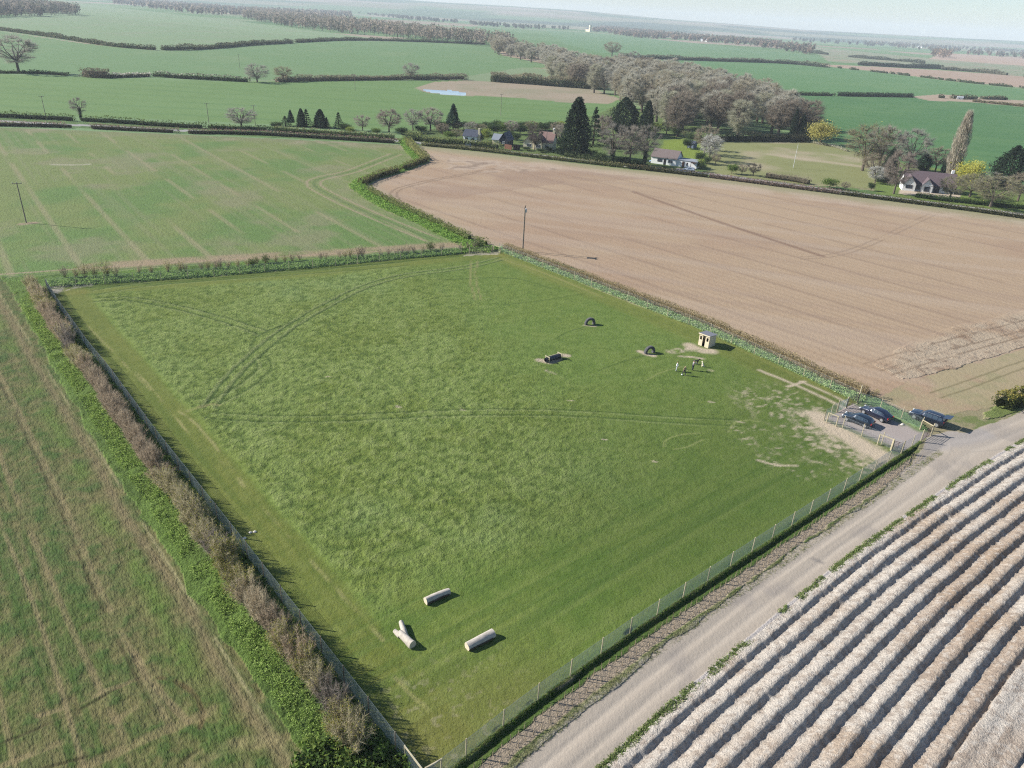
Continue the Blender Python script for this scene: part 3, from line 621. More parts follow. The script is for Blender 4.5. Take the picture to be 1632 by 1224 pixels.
#PART2
# ------------------------------------------------------------------ trees and shrubs: prototypes
def ell(n, c, r, shell=0.0):
    d = rng.normal(size=(n, 3)); d /= np.linalg.norm(d, axis=1)[:, None]
    q = (shell + (1 - shell) * rng.random(n)) ** (1 / 3.)
    return c + d * q[:, None] * r
def _ds(pal, k=.42): return [tuple(q * (1 - k) + (sum(c) / 3 + dq) * k for q, dq in zip(c, (0, 4, -6))) for c in pal]
def bare_proto(pal, h=12.0, wd=10.0, n2=130, ntw=56, tw=.042, cz=.62, rz=.40, leafpal=None, nleaf=0, bark=(120, 108, 96), ivy=False, droop=0.0, low=0.3):
    T = Soup(); K = Soup(); bc = C(*bark); pal = _ds(pal)
    c = np.array([0, 0, h * cz]); r = np.array([wd / 2, wd / 2, h * rz]); fork = h * low
    T.tube([0, 0, -.3], [0, 0, fork], h * .026, h * .019, bc, 7)
    limbs = []
    for i in range(9):
        a = i * 2.4 + rng.uniform(-.3, .3); el_ = rng.uniform(.2, 1.2); tip = c + r * .72 * np.array([math.cos(a) * math.cos(el_), math.sin(a) * math.cos(el_), math.sin(el_)])
        st = np.array([0, 0, fork * rng.uniform(.75, 1.05)]); md = st * .5 + tip * .5 + rng.normal(size=3) * .05 * h + np.array([0, 0, .03 * h])
        T.tube([st], [md], h * .012, h * .008, bc, 5); T.tube([md], [tip], h * .008, h * .003, bc, 4)
        for q in np.linspace(0, 1, 6): limbs.append(st * (1 - q) + md * q)
        for q in np.linspace(.2, 1, 6): limbs.append(md * (1 - q) + tip * q)
    limbs = np.array(limbs)
    ends = ell(n2, c, r * .92, .35); starts = []
    for e in ends:
        d = np.linalg.norm(limbs - e, axis=1) + (limbs[:, 2] > e[2]) * h * .15; starts.append(limbs[np.argmin(d)])
    starts = np.array(starts); K.tube(starts, ends, h * .0042, h * .0016, bc, 3)
    m = n2 * ntw; k = rng.integers(0, n2, m); q = rng.uniform(.35, 1, m)[:, None]; p0 = starts[k] * (1 - q) + ends[k] * q
    d = (p0 - c) / r; d = d * .8 + rng.normal(size=(m, 3)) * .55 + np.array([0, 0, .35 - droop]); d /= np.linalg.norm(d, axis=1)[:, None]
    p1 = p0 + d * (h * rng.uniform(.05, .13, m))[:, None]; p1[:, 2] -= droop * h * .05
    K.blades(p0, p1, tw * rng.uniform(.6, 1.3, m), pick(pal, m, .25))
    if nleaf:
        k = rng.integers(0, m, nleaf); K.leaves(p1[k] + rng.normal(size=(nleaf, 3)) * .12, h * .02 * rng.uniform(.6, 1.3, nleaf), pick(leafpal, nleaf, .3))
    if ivy:
        n = 900; z = rng.uniform(.1, h * .55, n); a = rng.uniform(0, 6.28, n); rr = h * .045 * rng.uniform(.5, 1.2, n)
        T.leaves(np.stack([rr * np.cos(a), rr * np.sin(a), z], 1), .35, pick([(58, 74, 44), (46, 60, 38)], n, .3))
    return (T.data('trunk', BARK), K.data('crown', FOL), h, wd)
def conifer_proto(pal, h=16.0, wd=8.0, shape='cone', n=5200, leaf=.55, gaps=.25, base=.04, trunk=True):
    T = Soup(); K = Soup(); bc = C(92, 74, 60)
    T.tube([0, 0, -.3], [0, 0, h * .9], h * .02, h * .006, bc, 6)
    z = rng.random(n) ** (1.15 if shape != 'column' else 1) ; prof = {'cone': lambda z: (1 - z) ** .8 * (z * 6 + .55).clip(0, 1), 'oval': lambda z: np.sin(math.pi * (z * .9 + .09)) ** .6, 'ley': lambda z: (1 - z) ** .45 * (z * 4 + .78).clip(0, 1) * (1 + .07 * np.sin(z * 40)), 'multi': lambda z: np.sin(math.pi * (z * .93 + .06)) ** .75, 'column': lambda z: (1 - z ** 4) * (z * 5 + .6).clip(0, 1), 'open': lambda z: (1 - z) ** .9}[shape](z)
    a = rng.uniform(0, 6.283, n); lob = 1 + .28 * np.sin(a * 5 + z * 31) * np.cos(z * 23 + a * 2) + .15 * np.sin(a * 11 + z * 60)
    q = rng.uniform(.55, 1.0, n) ** .7 * lob; rr = wd / 2 * prof * q
    if shape == 'open': keep = np.sin(z * 48 + a * .7) > -.2; z, a, rr = z[keep], a[keep], rr[keep]
    pts = np.stack([rr * np.cos(a), rr * np.sin(a), h * (base + (1 - base) * z) - rr * .12], 1)
    pts += rng.normal(size=pts.shape) * .12
    if shape in ('multi', 'ley'): pts[:, 2] *= 1 - .16 * np.clip(np.sin(a * 3 + 1) * .6 + np.sin(a * 7) * .4 + (rr / wd) * 1.2, 0, 1)
    K.leaves(pts, leaf * rng.uniform(.6, 1.4, len(pts)), pick(pal, len(pts), .35), flat=.2)
    if shape in ('oval', 'cone', 'ley', 'multi'):
        m = 40; a = rng.uniform(0, 6.28, m); z = rng.uniform(.8, 1.02, m); top = np.stack([wd * .12 * np.cos(a) * (1.1 - z) * 4, wd * .12 * np.sin(a) * (1.1 - z) * 4, h * z], 1)
        K.blades(top - [0, 0, h * .08], top, .5, pick(pal, m, .3))
    return (T.data('trunk', BARK), K.data('crown', FOL), h, wd)
def leafy_proto(pal, h=8.0, wd=8.0, n=2600, leaf=.4, drop=0.0, low=.3, bark=(110, 92, 76)):
    T = Soup(); K = Soup(); bc = C(*bark); c = np.array([0, 0, h * .62]); r = np.array([wd / 2, wd / 2, h * .38])
    T.tube([0, 0, -.3], [0, 0, h * .45], h * .03, h * .02, bc, 6)
    cl = ell(16, c, r * .7, .3); T.tube(np.tile([[0, 0, h * .4]], (16, 1)), cl, h * .01, h * .004, bc, 4)
    k = rng.integers(0, 16, n); pts = cl[k] + rng.normal(size=(n, 3)) * r * .25
    if drop: pts[:, 2] -= rng.random(n) ** 2 * h * drop * (np.hypot(pts[:, 0], pts[:, 1]) / wd * 2); pts[:, 2] = np.maximum(pts[:, 2], .3)
    K.leaves(pts, leaf * rng.uniform(.6, 1.3, n), pick(pal, n, .3))
    return (T.data('trunk', BARK), K.data('crown', FOL), h, wd)
def poplar_proto(h=25.0, wd=5.0):
    T = Soup(); K = Soup(); T.tube([0, 0, -.3], [0, 0, h * .85], .4, .08, C(120, 104, 88), 6)
    n = 5200; z = rng.random(n) * .93 + .04; prof = np.sin(math.pi * np.clip(z * .86 + .12, 0, 1)) ** .7; a = rng.uniform(0, 6.28, n); rr = wd / 2 * prof * rng.uniform(.15, 1, n) ** .6 * (1 + .2 * np.sin(a * 4 + z * 20))
    p0 = np.stack([rr * np.cos(a) * .8, rr * np.sin(a) * .8, h * z * .94], 1); p1 = p0 + np.stack([np.cos(a) * .22, np.sin(a) * .22, rng.uniform(1.0, 2.2, n)], 1) + rng.normal(size=(n, 3)) * .12
    K.blades(p0, p1, .13 * rng.uniform(.6, 1.3, n), pick([(194, 184, 166), (174, 166, 148), (178, 170, 148)], n, .25))
    return (T.data('trunk', BARK), K.data('crown', FOL), h, wd)
def shrub_proto(pal, h=2.6, wd=2.4, nst=30, ntw=2600, leafpal=None, nleaf=0, tw=.022, spread=1.0):
    T = Soup(); K = Soup(); pal = _ds(pal, .35); a = rng.uniform(0, 6.28, nst); q = np.sqrt(rng.random(nst)) * wd / 2 * spread
    tip = np.stack([q * np.cos(a), q * np.sin(a), h * (.7 + .3 * rng.random(nst)) * (1 - .25 * (q / wd * 2) ** 2)], 1); b0 = tip * [.15, .15, 0] + [0, 0, -.1]
    T.tube(b0, tip, .022, .007, C(104, 88, 76), 3)
    k = rng.integers(0, nst, ntw); u_ = rng.uniform(.3, 1, ntw)[:, None]; p0 = b0[k] * (1 - u_) + tip[k] * u_
    d = rng.normal(size=(ntw, 3)) * .6 + np.array([0, 0, .75]) + (p0 * [1, 1, 0]) / wd; d /= np.linalg.norm(d, axis=1)[:, None]
    p1 = p0 + d * rng.uniform(.2, .6, ntw)[:, None]
    K.blades(p0, p1, tw * rng.uniform(.6, 1.4, ntw), pick(pal, ntw, .25))
    if nleaf:
        k = rng.integers(0, ntw, nleaf); K.leaves(p1[k] + rng.normal(size=(nleaf, 3)) * .05, .085 * rng.uniform(.6, 1.4, nleaf), pick(leafpal, nleaf, .3))
    return (T.data('stems', BARK), K.data('twigs', FOL), h, wd)
def plant(proto, name, xy, h, wd, label, cat, group=None, lean=0.0):
    z = zat(*xy) if xy[1] > 14 else 0
    if cat in ('bare tree', 'blossom tree'): wd *= 1.3; h *= 1.06
    elif cat in ('bush', 'garden tree', 'tree', 'willow'): wd *= 1.2; h *= 1.1
    elif cat == 'conifer': wd *= 1.35
    o = empty(name, (xy[0], xy[1], z - .02), rng.uniform(0, 6.28), (wd / proto[3], wd / proto[3], h / proto[2]))
    tag(o, label, cat, group); pn = ('stems', 'twigs') if 'shrub' in name or 'sapling' in name else ('trunk', 'crown')
    link(pn[0], proto[0], o); link(pn[1], proto[1], o); return o

gry = [(172, 162, 148), (154, 146, 132), (186, 176, 160)]
PR = {}
PR['grey'] = bare_proto(gry); PR['grey2'] = bare_proto(gry, cz=.58, rz=.42, low=.22)
PR['pink'] = bare_proto([(178, 158, 142), (160, 142, 126), (190, 172, 152)]); PR['pink2'] = bare_proto([(172, 146, 132), (152, 130, 116)], cz=.56, rz=.43, low=.2)
PR['olive'] = bare_proto([(160, 150, 104), (148, 136, 100), (172, 156, 120)], leafpal=[(156, 156, 84)], nleaf=500)
PR['tan'] = bare_proto([(182, 156, 122), (160, 136, 108), (170, 150, 122)]); PR['dark'] = bare_proto([(112, 98, 88), (96, 84, 76), (128, 110, 98)])
PR['white'] = bare_proto([(190, 184, 176), (176, 168, 158)], leafpal=[(232, 230, 220)], nleaf=1500)
PR['ivy'] = bare_proto([(158, 146, 134), (140, 128, 116)], ivy=True, n2=80)
PR['tallgrey'] = bare_proto([(212, 200, 176), (194, 182, 160), (176, 164, 142)], h=22, wd=11, n2=120, ntw=64, tw=.075, cz=.6, rz=.42, low=.25)
PR['talltan'] = bare_proto([(202, 182, 148), (182, 164, 132), (162, 146, 116)], h=22, wd=11, n2=120, ntw=64, tw=.075, cz=.58, rz=.43, low=.25)
PR['tallpink'] = bare_proto([(178, 152, 130), (156, 132, 112), (136, 116, 98)], h=22, wd=11, n2=120, ntw=64, tw=.075, cz=.58, rz=.43, low=.25)
PR['tallolive'] = bare_proto([(188, 180, 144), (166, 160, 122), (196, 186, 154)], h=22, wd=11, n2=120, ntw=64, tw=.075, cz=.55, rz=.45, low=.2)
dg = [(40, 56, 38), (30, 44, 32), (54, 70, 44)]
PR['ley'] = conifer_proto(dg, 20, 12.5, 'ley', 12000, .55); PR['round'] = conifer_proto(dg, 14, 13, 'multi', 9000, .55); PR['cone'] = conifer_proto([(46, 64, 48), (36, 52, 42), (60, 76, 52)], 14, 6, 'cone', 4200, .45)
PR['pine'] = conifer_proto([(52, 76, 62), (40, 60, 52), (64, 84, 66)], 11, 6, 'cone', 3600, .42, base=.22); PR['open'] = conifer_proto([(60, 78, 50), (48, 64, 44)], 16, 6, 'open', 2600, .5)
PR['yellow'] = leafy_proto([(184, 174, 96), (166, 160, 84), (194, 186, 116)], 9, 10, 4200, .42); PR['willow'] = leafy_proto([(196, 192, 84), (174, 172, 76), (206, 202, 108)], 9, 8.5, 4600, .36, drop=.7)
PR['bushg'] = leafy_proto([(120, 140, 66), (100, 122, 58), (84, 104, 50)], 4, 4.5, 2000, .28); PR['bushd'] = leafy_proto([(66, 84, 48), (54, 70, 42), (80, 98, 54)], 4, 4.5, 2200, .28)
PR['bushy'] = leafy_proto([(150, 160, 76), (128, 144, 66)], 4, 4.2, 2000, .26); PR['poplar'] = poplar_proto()
br1 = [(196, 170, 132), (172, 150, 116), (212, 188, 148)]; br2 = [(190, 172, 126), (170, 154, 110), (206, 188, 138)]
yl = [(136, 136, 56), (120, 128, 54), (150, 140, 64)]
SH = [shrub_proto(br1), shrub_proto([(188, 160, 130), (168, 142, 114)], ntw=2900), shrub_proto(br2, leafpal=yl, nleaf=360), shrub_proto([(194, 164, 130), (174, 146, 114)], leafpal=yl, nleaf=90),
      shrub_proto(br2, leafpal=yl, nleaf=1500), shrub_proto([(160, 140, 128), (146, 128, 116)], nst=18, ntw=1300)]
SA = [shrub_proto(br1, h=2.3, wd=1.7, nst=16, ntw=420, tw=.03, spread=.9), shrub_proto(br2, h=2.2, wd=1.6, nst=14, ntw=380, tw=.03, leafpal=yl, nleaf=240), shrub_proto([(158, 136, 116), (146, 122, 104)], h=2.1, wd=1.5, nst=11, ntw=300, tw=.03),
      shrub_proto(br2, h=2, wd=1.3, nst=14, ntw=340, leafpal=[(84, 104, 48), (70, 92, 44)], nleaf=1500)]
ORDS = ['first', 'second', 'third', 'fourth', 'fifth', 'sixth', 'seventh', 'eighth', 'ninth', 'tenth', 'eleventh', 'twelfth', 'thirteenth', 'fourteenth', 'fifteenth', 'sixteenth', 'seventeenth', 'eighteenth', 'nineteenth', 'twentieth']
_TENS = {2: 'twenty', 3: 'thirty', 4: 'forty', 5: 'fifty', 6: 'sixty', 7: 'seventy', 8: 'eighty', 9: 'ninety'}
def ordn(i):
    n = i + 1
    if n <= 20: return ORDS[i]
    if n >= 100: return ('one-hundredth' if n == 100 else 'one-hundred-and-' + ordn(n - 101))
    return _TENS[n // 10] + '-' + ORDS[n % 10 - 1] if n % 10 else _TENS[n // 10][:-1] + 'ieth'

# left hedge: shrubs one by one
Ls = np.arange(.9, 127, 1.62); kinds = []
_lf = resample(offset(resample(left_fence, 4), -2.45), .25)
def lfp(a, b): p = _lf[min(len(_lf) - 1, max(0, int(a / .25)))]; return p + E2 * b
for i, a in enumerate(Ls):
    aa = a + rng.uniform(-.3, .3); bb = rng.uniform(-.25, .25)
    kx = vn(np.array([a / 7.0]), np.array([3.0]), 1, 5)[0]
    if a < 5.0: continue
    k = 0 if kx < .22 else 1 if kx < .42 else 3 if kx < .58 else 2 if kx < .8 else 5
    if rng.random() < .10: k = 4
    hh = 2.8 + 1.3 * vn(np.array([a / 6.0]), np.array([9.0]), 1, 3)[0] + (.5 if abs(a - 54) < 3 else 0) + (.3 if abs(a - 33) < 3 else 0)
    if 26 < a < 31: hh *= .75; k = 4
    j = len(kinds); kinds.append(k)
    kn = ['pinkish brown bare hedge shrub', 'dense brown bare hedge shrub', 'olive brown hedge shrub with sparse leaf', 'reddish brown twiggy hedge shrub', 'yellow green leafing hedge shrub', 'pale grey brown hedge shrub'][k]
    plant(SH[k], 'hedge_shrub', lfp(aa, bb), hh * rng.uniform(.85, 1.12), 2.75 * rng.uniform(.75, 1.25), f'{kn}, {ordn(j)} from the near end of the left hedge', 'shrub', 'shrubs of the left hedge')
# back hedge saplings (photo positions of their feet)
bx = [(104, 441), (122, 440), (136, 440), (152, 440), (172, 439), (185, 438), (222, 434), (242, 433), (268, 432), (288, 431), (296, 431), (322, 429), (332, 428), (345, 428), (352, 427), (364, 426), (380, 425), (396, 424), (404, 423),
      (410, 419), (424, 418), (440, 416), (454, 415), (466, 414), (478, 413), (512, 413), (520, 412), (542, 410), (551, 410), (558, 409), (571, 408), (578, 408), (607, 407), (620, 406), (632, 405), (641, 404), (650, 403), (660, 402), (674, 401), (686, 399), (704, 398), (733, 397), (745, 396), (756, 395), (764, 394)]
for i, (u, v) in enumerate(bx):
    k = 1 if u in (172, 268, 332) else 3 if u in (404, 424, 686, 764) else int(rng.integers(0, 3)); big = {136: 1.3, 152: 1.2, 172: 1.45, 268: 1.1, 571: 1.25, 578: 1.2}.get(u, rng.uniform(.75, 1.1))
    kn = ['brown bare twiggy sapling', 'yellow tinged brown sapling', 'thin pale brown sapling', 'dark green leafy young bush'][k]
    plant(SA[k], 'hedge_sapling', P(u, v + 2), 2.3 * big, 2.0 * big, f'{kn}, {ordn(i)} from the left along the back hedge', 'shrub', 'saplings of the back hedge')

# single trees: (foot u, v, height px, width px, prototype, label)
TR_ = [
 (915, 247, 85, 52, 'ley', 'broad dark evergreen tree, largest of the dark trees beside the pink-roofed cottage', 'evergreen tree'),
 (993, 214, 54, 48, 'round', 'rounded dark green evergreen behind the garden trees of the white bungalow', 'evergreen tree'),
 (1029, 212, 48, 26, 'ley', 'narrow dark evergreen touching the right side of the rounded dark tree', 'evergreen tree'),
 (945, 232, 56, 24, 'open', 'sparse layered conifer between the two big dark evergreens', 'conifer'),
 (722, 207, 38, 18, 'pine', 'lone blue green pine with bare lower trunk left of the cottages', 'conifer'),
 (455, 201, 15, 14, 'open', 'smallest dark conifer at the left end of the lane-side clump', 'conifer'),
 (464, 200, 23, 10, 'pine', 'slim dark conifer in the lane-side clump, second from its left end', 'conifer'),
 (481, 202, 27, 12, 'ley', 'pointed dark conifer in the lane-side clump, third from its left end', 'conifer'),
 (489, 201, 25, 15, 'open', 'tallest pointed conifer in the middle of the lane-side clump', 'conifer'),
 (511, 203, 27, 17, 'ley', 'broad dark conifer at the right of the lane-side clump', 'conifer'),
 (521, 204, 16, 11, 'open', 'short conifer in the gap right of the lane-side clump', 'conifer'),
 (540, 205, 24, 14, 'open', 'dark conifer standing apart to the right of the lane-side clump', 'conifer'),
 (1602, 298, 62, 50, 'round', 'big dark evergreen at the far right behind the purple-roofed house', 'evergreen tree'),
 (1412, 290, 50, 30, 'ley', 'dark evergreen behind the large bare tree left of the purple-roofed house', 'evergreen tree'),
 (1470, 272, 26, 24, 'round', 'low dark evergreen just behind the purple roof ridge', 'evergreen tree'),
 (1505, 274, 30, 10, 'cone', 'thin dark conifer to the left of the poplar', 'conifer'),
 (1262, 222, 44, 15, 'ley', 'dark ivy-green tree at the right end of the big wood', 'evergreen tree'),
 (1274, 223, 38, 14, 'ley', 'second dark evergreen from the right end of the big wood', 'evergreen tree'),
 (1286, 225, 30, 12, 'ley', 'short dark evergreen closing the right end of the big wood', 'evergreen tree'),
 (975, 262, 58, 48, 'ivy', 'bare garden tree with ivy-clad trunk in front of the dark evergreens', 'bare tree'),
 (1003, 262, 54, 40, 'pink', 'pinkish bare garden tree between two ivy-clad trees by the bungalow', 'bare tree'),
 (1026, 266, 60, 40, 'ivy', 'spreading bare tree with ivy trunk over the left end of the white bungalow', 'bare tree'),
 (1122, 246, 42, 34, 'tan', 'tan bare tree behind the garden of the white bungalow', 'bare tree'),
 (1130, 256, 36, 30, 'white', 'pale blossoming tree at the right edge of the bungalow garden', 'blossom tree'),
 (852, 240, 36, 22, 'dark', 'dark bare tree directly in front of the pink-roofed cottage', 'bare tree'),
 (892, 226, 24, 22, 'pink', 'pinkish bare tree between cottage chimney and the largest evergreen', 'bare tree'),
 (960, 225, 38, 30, 'pink2', 'pinkish bare tree behind the sparse layered conifer', 'bare tree'),
 (385, 203, 29, 44, 'grey2', 'round-crowned bare tree beside the lane left of the conifer clump', 'bare tree'),
 (129, 189, 30, 24, 'ivy', 'small leaning tree with dark ivy trunk beside the lane at far left', 'bare tree'),
 (30, 115, 50, 58, 'grey', 'large bare tree at the left edge two fields away', 'bare tree'),
 (410, 131, 26, 34, 'grey2', 'round bare tree in the middle of the far hedge row', 'bare tree'),
 (452, 129, 20, 26, 'olive', 'olive bare tree right of the round bare tree in the far hedge', 'bare tree'),
 (655, 126, 22, 24, 'grey', 'grey bare tree rising from the far hedge left of the pond', 'bare tree'),
 (578, 208, 22, 24, 'pink', 'low pinkish bare tree right of the lane-side conifers', 'bare tree'),
 (620, 210, 33, 36, 'pink2', 'broad pinkish bare tree beside the lane left of the field gate', 'bare tree'),
 (658, 208, 30, 26, 'grey', 'greyish bare tree beside the lane above the winding hedge', 'bare tree'),
 (686, 208, 32, 36, 'pink', 'pink-grey spreading bare tree left of the lone pine', 'bare tree'),
 (1374, 272, 66, 62, 'olive', 'large olive-tinged bare tree at the right end of the meadow', 'bare tree'),
 (1398, 275, 66, 50, 'pink', 'large grey-pink bare tree left of the purple-roofed house', 'bare tree'),
 (1446, 274, 62, 46, 'grey', 'tall grey bare tree behind the left end of the purple-roofed house', 'bare tree'),
 (1490, 274, 36, 34, 'tan', 'tan bare tree behind the middle of the purple roof', 'bare tree'),
 (1390, 282, 34, 36, 'tan', 'low tan bare tree under the large bare trees at the meadow edge', 'bare tree'),
 (1424, 309, 66, 44, 'pink2', 'reddish bare tree with weeping twigs left of the purple-roofed house front', 'bare tree'),
 (1394, 292, 24, 26, 'white', 'small white blossoming tree beside the meadow edge', 'blossom tree'),
 (1513, 288, 108, 28, 'poplar', 'very tall narrow poplar behind the purple-roofed house', 'poplar'),
 (1540, 296, 40, 36, 'willow', 'bright yellow weeping willow right of the poplar', 'willow'),
 (1307, 230, 30, 38, 'yellow', 'round golden yellow tree at the far corner of the meadow', 'tree'),
 (1283, 213, 32, 30, 'olive', 'pale olive bare tree at the right end of the big wood', 'bare tree'),
 (1513, 318, 34, 36, 'olive', 'small olive bare tree in front of the gravel drive', 'bare tree'),
 (1545, 314, 34, 46, 'olive', 'low spreading olive tree right of the gravel drive', 'bare tree'),
 (1578, 330, 46, 62, 'olive', 'wide bare tree with dark ivy trunk beside the lane at far right', 'bare tree'),
 (1622, 320, 40, 46, 'tan', 'tan bare tree at the right edge behind the lane hedge', 'bare tree'),
 (1576, 298, 22, 40, 'grey', 'low grey bare tree in the garden right of the willow', 'bare tree'),
 (1095, 237, 14, 14, 'bushd', 'small round dark tree on the bungalow lawn', 'garden tree'),
 (1114, 259, 15, 14, 'bushd', 'clipped dark bush behind the flat-roofed end of the bungalow', 'bush'),
 (1114, 268, 13, 12, 'bushy', 'pale green bush in front of the flat-roofed end of the bungalow', 'bush'),
 (776, 224, 17, 16, 'bushy', 'bright yellow green bush beside the small dark-roofed cottage', 'bush'),
 (1166, 277, 14, 16, 'bushg', 'green bush inside the meadow behind the lane hedge, leftmost there', 'bush'),
 (1182, 278, 14, 16, 'tan', 'thin bare bush in the meadow beside the leftmost green bush', 'bush'),
 (1200, 280, 18, 22, 'dark', 'dark bare bush in the meadow behind the lane hedge', 'bush'),
 (1322, 300, 14, 22, 'bushg', 'green bush in the meadow near its right-hand end', 'bush'),
 (1346, 303, 12, 14, 'tan', 'small tan bush right of the green meadow bush', 'bush'),
 (1388, 304, 12, 10, 'bushd', 'small dark bush beside the reddish weeping tree', 'bush'),
 (1112, 118, 9, 10, 'olive', 'pale yellowish tree poking above the big wood', 'tree'),
 (730, 208, 12, 18, 'olive', 'olive bush right of the lone pine', 'bush'),
 (1014, 216, 17, 18, 'bushg', 'grey green round bush below the narrow dark evergreen', 'bush'),
 (1010, 100, 16, 16, 'grey', 'bare tree behind the wood in the right-hand hedge line', 'bare tree'),
 (975, 90, 20, 26, 'tan', 'tan bare tree standing beyond the middle wood', 'bare tree'),
]
for (u, v, hp, wp, k, lab, cat) in TR_:
    xy = P(u, v); s = mpp(xy); nm = {'conifer': 'conifer_tree', 'evergreen tree': 'evergreen_tree', 'bare tree': 'bare_tree', 'poplar': 'poplar_tree', 'willow': 'willow_tree', 'blossom tree': 'blossom_tree', 'bush': 'garden_bush', 'garden tree': 'garden_tree', 'tree': 'leafy_tree'}[cat]
    plant(PR[k], nm, xy, hp * s * 1.02, wp * s, lab, cat)
# a row of mixed bushes and small trees behind the cottages (garden back boundary)
nb = 0
for u in range(700, 900, 13):
    v = 206 + (u - 700) * .012 + rng.uniform(-1, 1); k = ['bushd', 'bushg', 'olive', 'bushd', 'tan', 'bushy'][int(rng.integers(0, 6))]; xy = P(u, v); s = mpp(xy)
    kn = {'bushd': 'dark green bush', 'bushg': 'green bush', 'olive': 'olive twiggy bush', 'tan': 'tan bare bush', 'bushy': 'yellow green bush'}[k]
    plant(PR[k], 'garden_bush', xy, rng.uniform(9, 14) * s, rng.uniform(13, 19) * s, f'{kn}, {ordn(nb)} from the left in the back boundary of the cottage gardens', 'bush', 'bushes behind the cottages'); nb += 1
for j, (u, v, k, hp, wp) in enumerate([(742, 224, 'olive', 12, 16), (765, 226, 'bushd', 11, 14), (790, 226, 'bushg', 12, 14), (812, 222, 'bushd', 13, 14), (822, 226, 'bushd', 13, 12), (840, 240, 'bushd', 6, 12), (876, 242, 'bushd', 7, 10), (862, 243, 'bushd', 6, 12), (940, 252, 'bushd', 12, 18), (955, 256, 'bushd', 12, 18), (990, 262, 'bushd', 12, 20), (1016, 266, 'bushd', 10, 18), (1060, 269, 'bushg', 4, 10), (1118, 270, 'bushd', 9, 12), (1126, 262, 'bushd', 12, 12)]):
    xy = P(u, v); s = mpp(xy); plant(PR[k], 'garden_bush', xy, hp * s, wp * s, f'{"green" if k == "bushg" else "dark"} garden bush, {ordn(j)} from the left among the bushes in front of the houses', 'bush', 'bushes in front of the houses')
# the big wood
wood = PP([(1085, 224), (1180, 222), (1290, 222), (1268, 196), (1215, 160), (1130, 132), (1010, 118), (890, 112), (872, 126), (940, 146), (985, 170), (1010, 186), (1050, 200)])
x0, y0 = wood.min(0); x1, y1 = wood.max(0); pts = []
while len(pts) < 250:
    p = np.array([rng.uniform(x0, x1), rng.uniform(y0, y1)])
    if not inside(p[:1], p[1:], wood)[0]: continue
    if pts and min(np.hypot(*(p - q)) for q in pts) < 6.4 and rng.random() < .97: continue
    pts.append(p)
for p in pts:
    y = p[1]; f = (y - 380) / 350; r = rng.random()
    k = 'talltan' if r < .35 else 'tallgrey' if r < .62 + .15 * f else 'tallolive' if r < .85 else 'tallpink'
    if p[0] > 85 and y < 450 and r < .55: k = 'tallpink'
    if f < .25 and p[0] > 90 and r > .8: k = 'tallpink'
    hh = rng.uniform(17, 22) * (1.0 - .1 * f); hh *= .8 if p[0] > 150 else 1
    col_ = {'talltan': 'tan', 'tallgrey': 'pale grey', 'tallolive': 'olive', 'tallpink': 'pinkish brown'}[k]
    plant(PR[k], 'bare_tree', p, hh, rng.uniform(10, 13.5), f'bare {col_} tree standing in the big wood behind the bungalow', 'bare tree', f'{col_} trees of the big wood')
# strip of dark undergrowth at the near edge of the big wood
# second, farther wood
w2 = PP([(785, 76), (830, 84), (890, 96), (905, 104), (880, 116), (840, 98), (790, 88)]); n = 0
x0, y0 = w2.min(0); x1, y1 = w2.max(0); pts = []
while len(pts) < 42:
    p = np.array([rng.uniform(x0, x1), rng.uniform(y0, y1)])
    if inside(p[:1], p[1:], w2)[0] and (not pts or min(np.hypot(*(p - q)) for q in pts) > 9 or rng.random() < .02): pts.append(p)
for p in pts:
    k = ['tallgrey', 'tallgrey', 'tallolive', 'talltan'][int(rng.integers(0, 4))]; col_ = {'talltan': 'tan', 'tallgrey': 'pale grey', 'tallolive': 'olive'}[k]
    plant(PR[k], 'bare_tree', p, rng.uniform(13, 20), rng.uniform(11, 15), f'bare {col_} tree in the small wood beyond the pond', 'bare tree', f'{col_} trees of the small wood')

